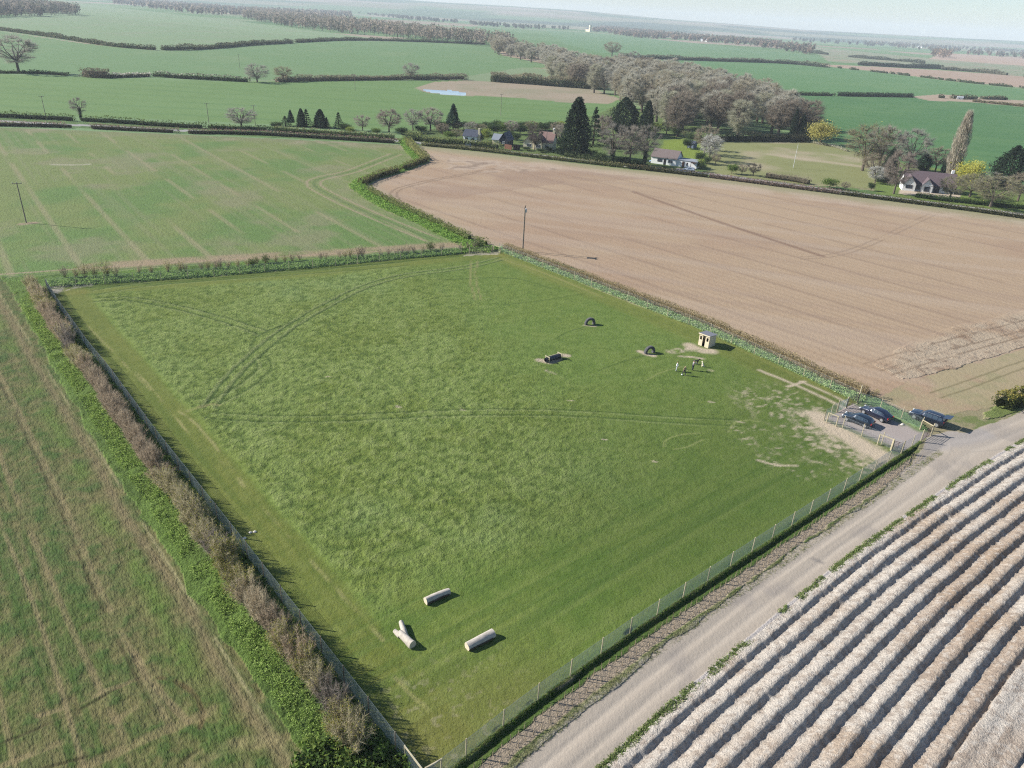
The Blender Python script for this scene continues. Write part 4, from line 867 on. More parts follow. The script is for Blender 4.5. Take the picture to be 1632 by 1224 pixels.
# ------------------------------------------------------------------ hedges
def hedge(label, pts, h, wd, side, top=None, dens=26, leaf=.3, step=6, gaps=0.0, wob=.35, twig=0.0, core=True, cat='hedge', name='hedge', kind=None, lump=5.0, seed=1):
    pts = resample(pts, step, 1); seg = np.linalg.norm(np.diff(pts, axis=0), axis=1); s = np.r_[0, np.cumsum(seg)]; L = s[-1]
    S = Soup(); n = int(L * dens); t = rng.random(n) * L
    hgt = lambda t: h * .82 * (1 - wob + 2 * wob * (vn(t, t * 0, lump, seed) * .6 + vn(t, t * 0, lump * .35, seed + 3) * .4))
    if gaps: t = t[vn(t, t * 0, lump * 1.3, seed + 9) > gaps]
    n = len(t); xx = np.interp(t, s, pts[:, 0]); yy = np.interp(t, s, pts[:, 1]); gx, gy = np.gradient(pts[:, 0]), np.gradient(pts[:, 1]); nx = np.interp(t, s, gy / np.hypot(gx, gy)); ny = -np.interp(t, s, gx / np.hypot(gx, gy))
    z = rng.random(n) ** .8; rn = rng.uniform(-1, 1, n); q = np.sign(rn) * np.abs(rn) ** .5 * wd / 2 * (1.05 - .35 * z ** 3) * (.75 + .5 * vn(t, t * 0 + 5, lump * .5, seed + 5))
    hh = hgt(t); c = np.stack([xx + nx * q, yy + ny * q, z * hh], 1)
    cl = pick(side, n, .32)
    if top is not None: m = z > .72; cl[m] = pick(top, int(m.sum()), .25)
    S.leaves(c, leaf * rng.uniform(.7, 1.6, n), cl)
    if twig:
        m = int(n * twig); k = rng.integers(0, n, m); d = rng.normal(size=(m, 3)) * .35 + [0, 0, 1]; p0 = c[k]; p0[:, 2] = hh[k] * rng.uniform(.3, .95, m); S.blades(p0, p0 + d * h * rng.uniform(.1, .3, m)[:, None], leaf * .22, pick(top or side, m, .2))
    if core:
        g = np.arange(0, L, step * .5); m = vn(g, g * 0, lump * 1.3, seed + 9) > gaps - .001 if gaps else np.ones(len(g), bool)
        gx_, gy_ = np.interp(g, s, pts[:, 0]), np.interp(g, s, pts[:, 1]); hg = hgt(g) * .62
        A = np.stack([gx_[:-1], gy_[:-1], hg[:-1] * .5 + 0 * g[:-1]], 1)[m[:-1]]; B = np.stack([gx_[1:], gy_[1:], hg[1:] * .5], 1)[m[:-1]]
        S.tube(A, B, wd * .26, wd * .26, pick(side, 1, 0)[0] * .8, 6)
    return tag(S.build(name, FOL), label, cat, kind=kind)
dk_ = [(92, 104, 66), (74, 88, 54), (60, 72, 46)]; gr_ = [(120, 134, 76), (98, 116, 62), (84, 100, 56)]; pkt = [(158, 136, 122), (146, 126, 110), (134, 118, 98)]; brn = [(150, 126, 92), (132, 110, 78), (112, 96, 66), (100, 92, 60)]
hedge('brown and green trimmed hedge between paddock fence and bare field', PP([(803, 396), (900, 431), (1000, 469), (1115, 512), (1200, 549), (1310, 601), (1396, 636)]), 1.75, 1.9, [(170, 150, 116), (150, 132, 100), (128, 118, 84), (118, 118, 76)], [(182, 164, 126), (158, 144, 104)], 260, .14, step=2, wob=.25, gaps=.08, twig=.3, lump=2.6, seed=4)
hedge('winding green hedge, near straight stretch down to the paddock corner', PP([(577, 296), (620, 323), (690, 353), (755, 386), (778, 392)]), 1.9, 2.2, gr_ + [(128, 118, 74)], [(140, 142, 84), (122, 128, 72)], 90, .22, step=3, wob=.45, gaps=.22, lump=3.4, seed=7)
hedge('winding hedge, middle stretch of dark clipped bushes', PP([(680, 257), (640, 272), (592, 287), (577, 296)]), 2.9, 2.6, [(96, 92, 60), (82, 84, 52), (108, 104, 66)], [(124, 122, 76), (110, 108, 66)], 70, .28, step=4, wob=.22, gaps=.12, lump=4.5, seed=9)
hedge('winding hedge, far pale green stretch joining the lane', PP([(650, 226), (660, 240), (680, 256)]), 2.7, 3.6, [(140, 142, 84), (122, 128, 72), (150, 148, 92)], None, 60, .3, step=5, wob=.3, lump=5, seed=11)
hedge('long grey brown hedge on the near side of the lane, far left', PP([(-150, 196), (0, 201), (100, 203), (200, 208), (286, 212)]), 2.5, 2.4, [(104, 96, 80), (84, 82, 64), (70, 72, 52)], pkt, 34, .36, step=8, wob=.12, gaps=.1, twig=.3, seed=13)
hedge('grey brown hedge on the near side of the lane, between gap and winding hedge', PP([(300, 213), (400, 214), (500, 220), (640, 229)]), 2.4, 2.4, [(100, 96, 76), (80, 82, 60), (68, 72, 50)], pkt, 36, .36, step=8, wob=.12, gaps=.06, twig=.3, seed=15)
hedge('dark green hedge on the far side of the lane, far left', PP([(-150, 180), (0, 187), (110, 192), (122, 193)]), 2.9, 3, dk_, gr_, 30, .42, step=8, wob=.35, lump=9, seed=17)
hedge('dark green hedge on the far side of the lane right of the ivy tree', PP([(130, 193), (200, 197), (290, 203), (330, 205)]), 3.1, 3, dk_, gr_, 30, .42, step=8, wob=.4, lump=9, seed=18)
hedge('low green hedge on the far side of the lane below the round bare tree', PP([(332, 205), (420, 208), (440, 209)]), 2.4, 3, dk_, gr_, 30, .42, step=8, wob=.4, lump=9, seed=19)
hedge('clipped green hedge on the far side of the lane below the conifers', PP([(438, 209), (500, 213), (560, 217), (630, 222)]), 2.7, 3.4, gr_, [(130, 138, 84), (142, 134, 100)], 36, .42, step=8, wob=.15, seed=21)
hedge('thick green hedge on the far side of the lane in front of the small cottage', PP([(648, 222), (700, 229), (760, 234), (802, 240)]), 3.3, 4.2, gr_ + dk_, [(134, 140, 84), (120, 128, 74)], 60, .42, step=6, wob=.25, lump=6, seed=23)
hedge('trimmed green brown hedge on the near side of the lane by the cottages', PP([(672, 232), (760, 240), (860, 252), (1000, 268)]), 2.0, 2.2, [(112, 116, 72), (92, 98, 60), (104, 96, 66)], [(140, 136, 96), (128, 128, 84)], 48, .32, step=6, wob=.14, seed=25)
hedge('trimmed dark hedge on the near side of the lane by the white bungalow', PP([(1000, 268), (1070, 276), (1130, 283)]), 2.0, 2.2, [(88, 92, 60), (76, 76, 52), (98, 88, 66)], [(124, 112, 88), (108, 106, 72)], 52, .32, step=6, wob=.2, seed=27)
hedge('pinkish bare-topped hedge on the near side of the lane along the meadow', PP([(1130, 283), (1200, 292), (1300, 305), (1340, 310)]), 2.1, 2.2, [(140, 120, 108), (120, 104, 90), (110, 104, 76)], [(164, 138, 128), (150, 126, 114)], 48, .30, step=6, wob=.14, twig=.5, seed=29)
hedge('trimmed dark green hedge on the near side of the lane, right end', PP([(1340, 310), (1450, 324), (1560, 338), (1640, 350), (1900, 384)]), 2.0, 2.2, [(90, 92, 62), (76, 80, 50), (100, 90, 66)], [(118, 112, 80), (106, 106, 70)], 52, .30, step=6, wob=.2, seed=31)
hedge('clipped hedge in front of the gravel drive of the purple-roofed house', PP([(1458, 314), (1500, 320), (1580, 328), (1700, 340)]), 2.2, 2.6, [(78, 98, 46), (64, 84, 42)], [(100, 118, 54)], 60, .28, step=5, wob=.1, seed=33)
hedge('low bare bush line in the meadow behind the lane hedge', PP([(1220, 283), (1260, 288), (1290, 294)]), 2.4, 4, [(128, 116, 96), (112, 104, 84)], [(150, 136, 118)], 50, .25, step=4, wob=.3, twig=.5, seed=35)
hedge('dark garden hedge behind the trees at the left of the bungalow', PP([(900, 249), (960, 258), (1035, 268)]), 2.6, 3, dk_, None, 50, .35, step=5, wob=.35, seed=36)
hedge('dark undergrowth along the near edge of the big wood', PP([(1140, 225), (1200, 225), (1288, 226)]), 4.5, 5, [(62, 66, 46), (50, 54, 42), (80, 76, 58)], None, 60, .5, step=6, wob=.4, seed=38)
hedge('white flowering low hedge on the far edge of the meadow', PP([(1296, 228), (1330, 234), (1352, 242)]), 1.3, 2, [(186, 182, 160), (140, 142, 100)], None, 40, .3, step=5, wob=.3, seed=39)
bkh = [(104, 106, 80), (84, 90, 66), (128, 118, 98)]
hedge('big rounded bush at the left end of the white blossoming far hedge', PP([(136, 122), (150, 123.5), (176, 124)]), 6.8, 9, [(132, 118, 100), (112, 104, 84), (96, 98, 72)], None, 90, .5, step=5, wob=.2, lump=30, seed=41)
hedge('far hedge with white blossom two fields away', PP([(172, 124), (200, 123.5), (243, 122)]), 3.4, 4, bkh + [(200, 194, 180)], [(216, 210, 198), (160, 152, 134)], 30, .6, step=8, wob=.3, seed=42)
hedge('dark far hedge between the blossom and the round bare tree', PP([(246, 122), (300, 126), (400, 131)]), 4.0, 4, dk_, bkh + [(206, 200, 186)], 30, .6, step=8, wob=.45, lump=10, seed=43)
hedge('mixed far hedge left of the pond', PP([(440, 131), (500, 129), (560, 128), (660, 127), (745, 127)]), 5.0, 5, bkh + [(150, 138, 118)], [(150, 140, 120), (124, 120, 92)], 34, .65, step=8, wob=.5, lump=10, twig=.5, seed=44)
hedge('tall dark far hedge right of the pond', PP([(782, 130), (830, 133), (880, 137), (960, 143)]), 8.5, 9, dk_ + [(140, 130, 104)], [(130, 126, 96), (158, 146, 120)], 60, .8, step=8, wob=.4, lump=14, twig=.6, seed=45)
hedge('thin dark hedge stub right of the large bare tree', PP([(-60, 116), (0, 117), (60, 117), (112, 121)]), 2.5, 3, dk_, None, 20, .6, step=8, wob=.5, seed=46)
hedge('long dark far hedge sloping down from the left edge', PP([(-150, 30), (0, 48), (100, 62), (180, 75), (248, 80)]), 5.2, 5, dk_ + bkh, None, 20, .9, step=12, wob=.4, lump=14, seed=47)
hedge('long dark far hedge below the distant wood, left half', PP([(258, 80), (300, 80), (350, 77), (400, 72), (466, 69)]), 6, 6, dk_ + bkh, None, 24, .9, step=12, wob=.5, lump=14, seed=48)
hedge('long dark far hedge below the distant wood, right half', PP([(472, 68), (550, 64), (640, 66), (775, 71)]), 5.5, 6, dk_ + bkh, None, 20, 1.0, step=14, wob=.4, lump=14, gaps=.1, seed=49)
hedge('trim dark hedge crossing the strong green fields, left part', PP([(1225, 150), (1280, 152), (1330, 153)]), 3.4, 4, dk_, None, 26, .7, step=10, wob=.3, gaps=.25, seed=50)
hedge('trim dark hedge crossing the strong green fields, middle part', PP([(1336, 153), (1390, 154), (1454, 155)]), 4.2, 5, [(66, 80, 54), (56, 70, 48)], None, 34, .7, step=10, wob=.12, seed=51)
hedge('scrubby hedge by the bare patch at far right', PP([(1496, 156), (1530, 158), (1570, 158), (1632, 160), (1750, 170)]), 4.2, 5, dk_ + [(160, 142, 116)], None, 26, .7, step=10, wob=.5, gaps=.3, seed=52)
hedge('brown low hedge below the bare patch at far right', PP([(1550, 162), (1632, 170), (1750, 184)]), 2.6, 4, [(130, 118, 86), (110, 104, 74)], None, 26, .6, step=10, wob=.3, seed=53)
hedge('long hedge behind the big wood, left of the brown strip', PP([(985, 92), (1060, 95), (1150, 98), (1250, 101), (1320, 108)]), 7, 8, [(90, 98, 76), (72, 84, 64)], [(120, 118, 96)], 20, 1.2, step=16, wob=.5, lump=24, gaps=.15, seed=54)
hedge('dark hedge above the brown strip at far right', PP([(1368, 104), (1440, 108), (1500, 110)]), 9, 10, [(76, 88, 68), (60, 72, 56)], None, 22, 1.4, step=16, wob=.4, lump=30, seed=55)
hedge('pale hedge above the brown strip running to the right edge', PP([(1500, 111), (1570, 116), (1632, 123), (1750, 136)]), 8, 9, [(112, 114, 92), (130, 124, 102)], None, 18, 1.4, step=16, wob=.6, lump=30, gaps=.3, seed=56)
hedge('low hedge along the lower edge of the brown strip', PP([(1330, 108), (1450, 121), (1540, 132), (1632, 141), (1750, 152)]), 3.4, 5, dk_, None, 12, 1.0, step=14, wob=.5, gaps=.45, seed=57)
hedge('far hedge along the upper right fields', PP([(1290, 84), (1360, 92), (1440, 98), (1500, 104)]), 8, 10, [(96, 102, 82), (80, 90, 72)], None, 10, 1.8, step=20, wob=.6, lump=40, gaps=.4, seed=58)
hedge('tall yellow green hedge at the right edge where the track leaves the view', PP([(1592, 650), (1640, 637), (1720, 610)]), 2.9, 3.2, [(92, 98, 46), (74, 84, 40), (60, 68, 36)], [(150, 138, 72), (120, 122, 58)], 260, .22, step=2, wob=.3, lump=3, seed=61)
# far hedgerows and woods that read as single masses
def mass(label, poly, n, h, leaf, pal_, cat='wood', name='distant_wood', seed=1):
    """canopy of many crowns filling an area far away"""
    q = PP(poly); x0, y0 = q.min(0); x1, y1 = q.max(0); pts = []
    while len(pts) < n:
        p = np.stack([rng.uniform(x0, x1, n), rng.uniform(y0, y1, n)], 1); p = p[inside(p[:, 0], p[:, 1], q)]; pts += list(p)
    pts = np.array(pts[:n]); S = Soup(); hh = h * rng.uniform(.75, 1.1, n); k = 46
    S.tube(np.c_[pts, np.zeros(n)], np.c_[pts, hh * .8], .5, .3, C(120, 110, 98), 3)
    d = rng.normal(size=(n * k, 3)); d /= np.linalg.norm(d, axis=1)[:, None]; i = np.repeat(np.arange(n), k)
    c = np.c_[pts, hh * .55][i] + d * rng.uniform(.4, 1, n * k)[:, None] * np.stack([hh * .3, hh * .3, hh * .45], 1)[i]
    tc = pick(pal_, n, .12)[i] * rng.uniform(.75, 1.25, (n * k, 1))
    S.leaves(c, leaf * rng.uniform(.6, 1.4, n * k), tc)
    return tag(S.build(name, FOL), label, cat, kind='stuff')
fw = [(150, 138, 122), (130, 122, 106), (112, 110, 90), (164, 148, 130)]
# larger garden shrubs and trees filling the gardens between the cottages
ng = 0
for u, v, k, hp, wp in [(705, 214, 'tan', 16, 20), (716, 222, 'bushg', 12, 18), (728, 222, 'olive', 15, 18), (750, 214, 'grey', 18, 20), (768, 215, 'olive', 16, 18), (786, 214, 'bushd', 16, 20), (800, 212, 'bushg', 15, 18), (815, 214, 'pink', 20, 22), (830, 214, 'bushd', 13, 18), (846, 212, 'olive', 18, 20), (865, 210, 'bushd', 13, 22), (888, 214, 'tan', 18, 22), (893, 236, 'bushd', 14, 16), (960, 214, 'olive', 22, 26), (968, 236, 'bushd', 16, 18), (1012, 232, 'bushd', 16, 20), (1045, 214, 'bushy', 16, 20), (1062, 214, 'olive', 18, 22), (1078, 218, 'bushd', 14, 18), (1094, 220, 'olive', 14, 18), (1138, 240, 'grey', 22, 20), (1140, 262, 'tan', 16, 14), (1100, 226, 'bushd', 12, 16), (560, 212, 'bushy', 9, 14), (600, 214, 'bushg', 9, 14), (640, 214, 'bushd', 10, 18), (672, 212, 'bushd', 11, 18), (705, 212, 'bushd', 11, 18), (440, 204, 'bushd', 9, 16), (550, 208, 'bushd', 10, 18)]:
    xy = P(u, v); s = mpp(xy); kn = {'bushd': 'dark green shrub', 'bushg': 'green shrub', 'olive': 'olive twiggy tree', 'tan': 'tan bare tree', 'bushy': 'yellow green shrub', 'grey': 'grey bare tree', 'pink': 'pinkish bare tree'}[k]
    plant(PR[k], 'garden_tree', xy, hp * s, wp * s, f'{kn}, {ordn(ng)} in the loose planting of the roadside gardens', 'bare tree' if k in ('tan', 'grey', 'pink', 'olive') else 'bush', 'garden planting beyond the lane'); ng += 1
mass('long brown-grey wood on the far fields, upper left', [(385, 30), (480, 47), (600, 58), (690, 68), (790, 76), (820, 74), (760, 62), (640, 48), (500, 32), (400, 18)], 1100, 23, 3.4, fw)
mass('dark wood at the upper left edge', [(-60, 28), (60, 27), (128, 24), (100, 15), (-60, 10)], 380, 24, 3.6, [(120, 112, 100), (100, 100, 82), (136, 124, 110)])
mass('hazy wood behind the upper left fields', [(180, 6), (300, 22), (385, 27), (560, 31), (560, 22), (380, 15), (190, -2)], 900, 20, 6, fw)
mass('village trees and wood along the middle distance, right', [(940, 50), (1010, 60), (1110, 66), (1200, 74), (1290, 88), (1300, 80), (1210, 66), (1100, 58), (960, 44)], 800, 17, 5.5, [(140, 124, 108), (120, 112, 92), (96, 100, 78), (158, 136, 118)])
mass('far village trees near the right edge', [(1390, 72), (1500, 84), (1632, 94), (1700, 98), (1700, 88), (1600, 78), (1480, 70), (1380, 64)], 500, 17, 6, [(120, 112, 96), (100, 104, 82), (140, 122, 104)])
mass('thin tree line across the far plain, left', [(560, 22), (700, 36), (830, 46), (940, 48), (830, 43), (700, 33), (560, 19)], 240, 14, 7, [(112, 114, 96), (96, 104, 84)])
mass('thin tree line across the far plain, right', [(1260, 66), (1400, 74), (1500, 72), (1632, 86), (1632, 82), (1500, 69), (1400, 70), (1260, 63)], 240, 15, 8, [(112, 112, 94), (96, 104, 84)])
mass('small brown copse on the pale far field', [(1482, 92), (1512, 93), (1514, 90), (1488, 88)], 26, 24, 4, [(160, 134, 112), (140, 120, 100)])
mass('faint tree line below the distant hills', [(700, 22), (900, 36), (1100, 48), (1100, 46), (900, 33.5), (700, 19)], 200, 16, 12, [(110, 114, 96), (96, 104, 84)])

#PART3
# ------------------------------------------------------------------ ground cover plants
def scatter_line(L, w0, w1, n, off=0.0):
    """points along a polyline, between two side offsets (positive = right)"""
    pts = resample(L, 2, 0); seg = np.linalg.norm(np.diff(pts, axis=0), axis=1); s = np.r_[0, np.cumsum(seg)]; t = rng.random(n) * s[-1]
    g1, g2 = np.gradient(pts[:, 0]), np.gradient(pts[:, 1]); l = np.hypot(g1, g2); o_ = rng.uniform(w0, w1, n)
    return np.interp(t, s, pts[:, 0]) + np.interp(t, s, g2 / l) * o_, np.interp(t, s, pts[:, 1]) - np.interp(t, s, g1 / l) * o_
def zats(x, y):
    r = np.clip(np.searchsorted(ys, y) - 1, 0, NR - 2); c = np.clip(np.searchsorted(ss, x / y) - 1, 0, NC - 2); return gz[r * NC + c]
def clumps(name, label, x, y, size, hgt, pal_, per=5, seed=1, blade=False):
    n = len(x); z = zats(x, y); S = Soup(); hh = hgt * (.35 + 1.3 * vn(x, y, 1.1, seed)); i = np.repeat(np.arange(n), per); m = len(i)
    px = x[i] + rng.normal(size=m) * size * .8; py = y[i] + rng.normal(size=m) * size * .8; pz = z[i] + hh[i] * rng.random(m)
    cl = pick(pal_, n, .15)[i] * rng.uniform(.75, 1.25, (m, 1))
    if blade:
        p0 = np.stack([px, py, z[i] - .03], 1); d = rng.normal(size=(m, 3)) * .28 + [0, 0, 1]; S.blades(p0, p0 + d * (hh[i] * rng.uniform(.6, 1.3, m))[:, None], size * .45, cl)
    else: S.leaves(np.stack([px, py, pz], 1), size * rng.uniform(.7, 1.5, m), cl, flat=.35)
    return tag(S.build(name, FOL), label, name.replace('_', ' '), kind='stuff')
q = resample(left_fence, 2)
x, y = scatter_line(q, -5.2, -3.0, 9500); kp = vn(x, y, 2.2, 77) + .25 * rng.random(len(x)) > .42; x, y = x[kp], y[kp]; clumps('nettle_bed', 'bright green nettles and weeds along the left hedge', x, y, .10, .30, [(150, 174, 88), (134, 160, 76), (170, 190, 108), (112, 138, 62)], 5)
x, y = scatter_line(q, -3.0, -.2, 5500); clumps('hedge_bottom_weeds', 'dark green undergrowth between left hedge and fence', x, y, .2, .4, [(96, 124, 58), (78, 104, 48), (118, 140, 70)], 5, seed=3)
x, y = scatter_line(resample(PP([(470, 1224), (560, 1224), (640, 1250)]), 1), -2, 3, 500); clumps('dark_weeds', 'dark leafy weeds at the near end of the left hedge', x, y, .28, .7, [(84, 108, 48), (120, 138, 64), (66, 88, 40)], 7, seed=5)
x, y = scatter_line(back_fence, -3.6, -.3, 6000); clumps('bank_grass', 'green bank of weeds under the back hedge', x, y, .22, .42, [(132, 162, 86), (110, 142, 70), (150, 172, 104)], 5, seed=6)
x, y = scatter_line(right_fence, -2.4, .1, 5200); clumps('long_grass', 'pale bluish long grass along the right-hand fence', x, y, .18, .26, [(168, 194, 128), (184, 204, 146), (146, 176, 106), (190, 202, 150)], 6, seed=7)
x, y = scatter_line(offset(resample(curveh, 4), 0), -.5, 4.4, 5200); clumps('hedge_weeds', 'bright green weeds beside the winding hedge', x, y, .26, .45, [(150, 180, 88), (132, 166, 78), (112, 148, 68)], 5, seed=8)
x, y = scatter_line(front_fence, -.12, .22, 5000); clumps('fence_grass', 'uncut grass along the foot of the front fence', x, y, .06, .19, [(124, 150, 78), (104, 134, 62), (150, 168, 96), (150, 146, 100)], 6, seed=9, blade=True)
x, y = scatter_line(front_fence, 2.4, 3.3, 3800); clumps('roadside_grass', 'scrubby dry grass between planting strip and track', x, y, .08, .13, [(150, 150, 104), (132, 142, 84), (110, 130, 66), (176, 168, 128)], 4, seed=10, blade=True)
x, y = scatter_line(trkR, -.05, .75, 9000); kp = fbm(x, y, 4, 44, 2) > .40; clumps('track_edge_weeds', 'broken line of green weeds along the edge of the ridged field', x[kp], y[kp], .10, .15, [(122, 140, 80), (104, 124, 66), (142, 152, 96)], 6, seed=11)

# ------------------------------------------------------------------ fences
TIM = mat('fence_timber', C(198, 186, 154, k=.62), .85, noise=(3, .15)); TIMD = mat('shaded_post', C(150, 138, 118), .9, noise=(3, .2)); WIRE = mat('galvanised_wire', (.42, .47, .47), .5, .5)  # second post timber is darkened to paint the backlit shade on the left fence
DKM = mat('brown_metal', C(96, 80, 74), .6, .3)
def post_mesh(h, r, m):
    o = MB().tube((0, 0, -.4), (0, 0, h), r, r * .95, 8).tube((0, 0, h), (0, 0, h + .04), r * .95, r * .5, 8).build('post', m); me = o.data; bpy.data.objects.remove(o); return me
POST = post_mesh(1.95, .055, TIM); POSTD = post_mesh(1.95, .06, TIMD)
def fence(label, pts, h=1.85, sp=3.9, pm=None, vs_=.10, wr=.0045, nh=13, name='wire_fence'):
    pts = np.asarray(pts, float); seg = np.linalg.norm(np.diff(pts, axis=0), axis=1); s = np.r_[0, np.cumsum(seg)]; L = s[-1]
    o = empty(name, (pts[0][0], pts[0][1], 0)); tag(o, label, 'fence'); o0 = np.array([pts[0][0], pts[0][1], 0])
    at = lambda t: np.stack([np.interp(t, s, pts[:, 0]), np.interp(t, s, pts[:, 1])], -1)
    n = max(1, int(round(L / sp)))
    for t in np.linspace(0, L, n + 1):
        p = at(t); link('post', pm or POST, o, (p[0] - o0[0], p[1] - o0[1], min(0, zat(*p))))
    S = Soup(); t = np.arange(0, L, vs_); p = at(t) - o0[:2]; k = len(t); wc = np.array([.42, .47, .47])
    S.tube(np.c_[p, np.zeros(k)], np.c_[p, np.full(k, h)], wr, wr, wc, 3)
    tt = np.linspace(0, L, max(2, int(L / 4) + 1)); q = at(tt) - o0[:2]
    for z in np.linspace(.05, h, nh): S.tube(np.c_[q[:-1], np.full(len(q) - 1, z)], np.c_[q[1:], np.full(len(q) - 1, z)], wr * (1.6 if z > h - .01 else 1), wr * (1.6 if z > h - .01 else 1), wc, 3)
    V = np.concatenate(S.V); mk('wire_mesh', V, np.arange(len(V)).reshape(-1, 3), WIRE, o)
    return o
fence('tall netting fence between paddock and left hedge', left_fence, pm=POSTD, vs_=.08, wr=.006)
fence('tall netting fence between paddock and farm track', front_fence[:-1].tolist() + [P(1437, 722)], vs_=.08, wr=.006)
fence('netting fence below the back hedge', back_fence[:-1].tolist() + [P(735, 404.5)], sp=5, vs_=.12)
fence('netting fence along the pale grass under the right-hand hedge', right_fence, sp=5, vs_=.12)
fence('short netting fence between bare apron and parking area', PP([(1313, 670), (1437, 722)]), sp=2.6, h=1.75)
fence('netting fence behind the parked cars', PP([(1367, 641), (1406, 655), (1444, 671), (1467, 684)]), sp=3.2, h=1.7)
fence('short fence at the far left corner of the parking area', PP([(1313, 670), (1333, 657)]), sp=2.5, h=1.7)
fence('short fence from parking area corner to the entrance gate post', PP([(1437, 722), (1467, 704)]), sp=2.3, h=1.75)
def brace(label, a, b, h=1.7, rz=None, r=.06, name='timber_brace', low=False):
    a, b = np.array(a), np.array(b); o = empty(name, (a[0], a[1], 0)); tag(o, label, 'brace'); d = b - a
    for p in ((0, 0), d): MB().tube((p[0], p[1], -.3), (p[0], p[1], h), r, r, 8).build('post', TIM, o)
    MB().box(0, math.hypot(*d), -.045, .045, h - .12, h - .01).build('rail', TIM, o).rotation_euler = (0, 0, math.atan2(d[1], d[0]))
    return o
brace('timber brace frame at the near corner of the paddock, along the front fence', fab(.2, .2), np.array(P(703, 1236)) + 0, 1.85)
brace('timber brace frame at the near corner of the paddock, along the left fence', fab(.3, -.05), fab(2.6, -.02), 1.85)
brace('pale timber brace at the top right corner of the paddock', P(787, 401), P(797, 404), 1.6, r=.09)
brace('timber brace at the left corner of the parking area', P(1317, 674), P(1332, 680), 1.7, r=.08)
brace('timber brace beside the small brown gate', P(1398, 709), P(1419, 717), 1.7, r=.08)
brace('tall timber frame beside the entrance gate', P(1466, 684.5), P(1483, 694), 1.6, r=.08)
def gate(label, a, b, h=1.5, m=None, bars=5, name='field_gate'):
    a, b = np.array(a), np.array(b); d = b - a; L = math.hypot(*d); o = empty(name, (a[0], a[1], .1), math.atan2(d[1], d[0])); tag(o, label, 'gate'); m = m or DKM
    MB().tube((0, 0, -.4), (0, 0, h + .25), .09, .09, 8).build('post', TIM, o); MB().tube((L, 0, -.4), (L, 0, h + .25), .09, .09, 8).build('post', TIM, o)
    f = MB(); 
    for z in (.1, h): f.tube((.12, 0, z), (L - .12, 0, z), .028, n=6)
    for x_ in (.12, L / 2, L - .12): f.tube((x_, 0, .1), (x_, 0, h), .028, n=6)
    f.build('frame', m, o); f = MB()
    for z in np.linspace(.1, h, bars + 2)[1:-1]: f.tube((.12, 0, z), (L - .12, 0, z), .016, n=6)
    for x_ in np.arange(.3, L - .2, .18): f.tube((x_, 0, .1), (x_, 0, h), .008, n=4)
    f.build('bars', m, o); return o
gate('dark metal entrance gate to the parking area', P(1467, 704), P(1484, 693), 1.45)
gate('small brown metal gate between paddock and parking area', P(1420, 718), P(1436, 723), 1.45)
gate('brown metal gate at the far corner of the parking area', P(1349, 650), P(1366, 643), 1.5)
gate('narrow pale gate behind the left parked car', P(1334, 657), P(1348, 650), 1.5, m=WIRE)
gate('wide field gate at the top right corner of the paddock', P(748, 404.5), P(785, 401.5), 1.3, m=TIM, bars=3)
for j, (u, v) in enumerate([(1367, 640)]):
    o = MB().tube((0, 0, -.4), (0, 0, 2.7), .1, .1, 8).build('gate_post', TIM, loc=(*P(u, v), 0)); tag(o, 'tall timber post behind the dark parked cars', 'post')
# canes of the young planting beside the track: two staggered rows
CN = MB().tube((0, 0, -.1), (0, 0, .8), .02, .016, 6).tube((0, 0, 0), (0, 0, .4), .035, .035, 8).build('cane', mat('cane', C(190, 170, 140), .8)).data
for ob in [o for o in bpy.data.objects if o.data == CN]: bpy.data.objects.remove(ob)
for row, off_ in enumerate((1.3, 2.1)):
    q = offset(resample(front_fence, .9), off_)
    for i, p in enumerate(q[1:88]):
        o = link('planting_cane', CN, None, (p[0] + rng.normal() * .05, p[1] + rng.normal() * .05, zat(*p))); o.rotation_euler = (rng.normal() * .06, rng.normal() * .06, 0)
        tag(o, f'{ordn(i)} cane from the near end in the {"fence-side" if row == 0 else "track-side"} row of young plants', 'cane', 'canes of the young hedge')

# ------------------------------------------------------------------ poles
PW = mat('pole_wood', C(168, 154, 138), .9, noise=(2, .2)); PL = mat('pale_metal', C(206, 206, 204, k=.85), .5); INS = mat('insulator', C(92, 84, 80), .3)
def pole(label, u, v, h, style='T', az=0.0, r=.14, m=None):
    p = P(u, v); o = empty('utility_pole', (p[0], p[1], 0), az); tag(o, label, 'utility pole'); m = m or PW
    if style == 'H':
        for x_ in (-.0, .0): pass
        MB().tube((-.55, 0, -.5), (-.55, 0, h), r, r * .8, 10).tube((.55, 0, -.5), (.55, 0, h), r, r * .8, 10).build('pole', m, o)
        MB().box(-1.0, 1.0, -.06, .06, h - .25, h - .12).box(-.8, .8, -.05, .05, h - 1.4, h - 1.28).build('crossarm', m, o)
        MB().box(-.4, .4, -.42, .1, h - 1.25, h - .45).build('switch_box', PL, o, bevel=.04)
        for x_ in (-.9, 0, .9): MB().tube((x_, 0, h - .12), (x_, 0, h + .18), .05, .07, 8).build('insulator', INS, o)
    else:
        MB().tube((0, 0, -.5), (0, 0, h), r, r * .7, 10).build('pole', m, o)
        if style == 'T':
            MB().box(-1.0, 1.0, -.05, .05, h - .3, h - .18).build('crossarm', m, o)
            for x_ in (-.9, 0, .9): MB().tube((x_, 0, h - .18), (x_, 0, h + .12), .05, .06, 8).build('insulator', PL, o)
pole('wooden pole standing in the green field at the left edge of the view', 42, 355, 9.4, az=.35)
pole('tall twin-legged wooden pole beside the bare field above the paddock', 833, 401, 10.6, 'H', az=math.radians(84), r=.115)
pole('white pole in the middle of the beige meadow', 1264, 268, 9.6, 'I', m=PL, r=.09)
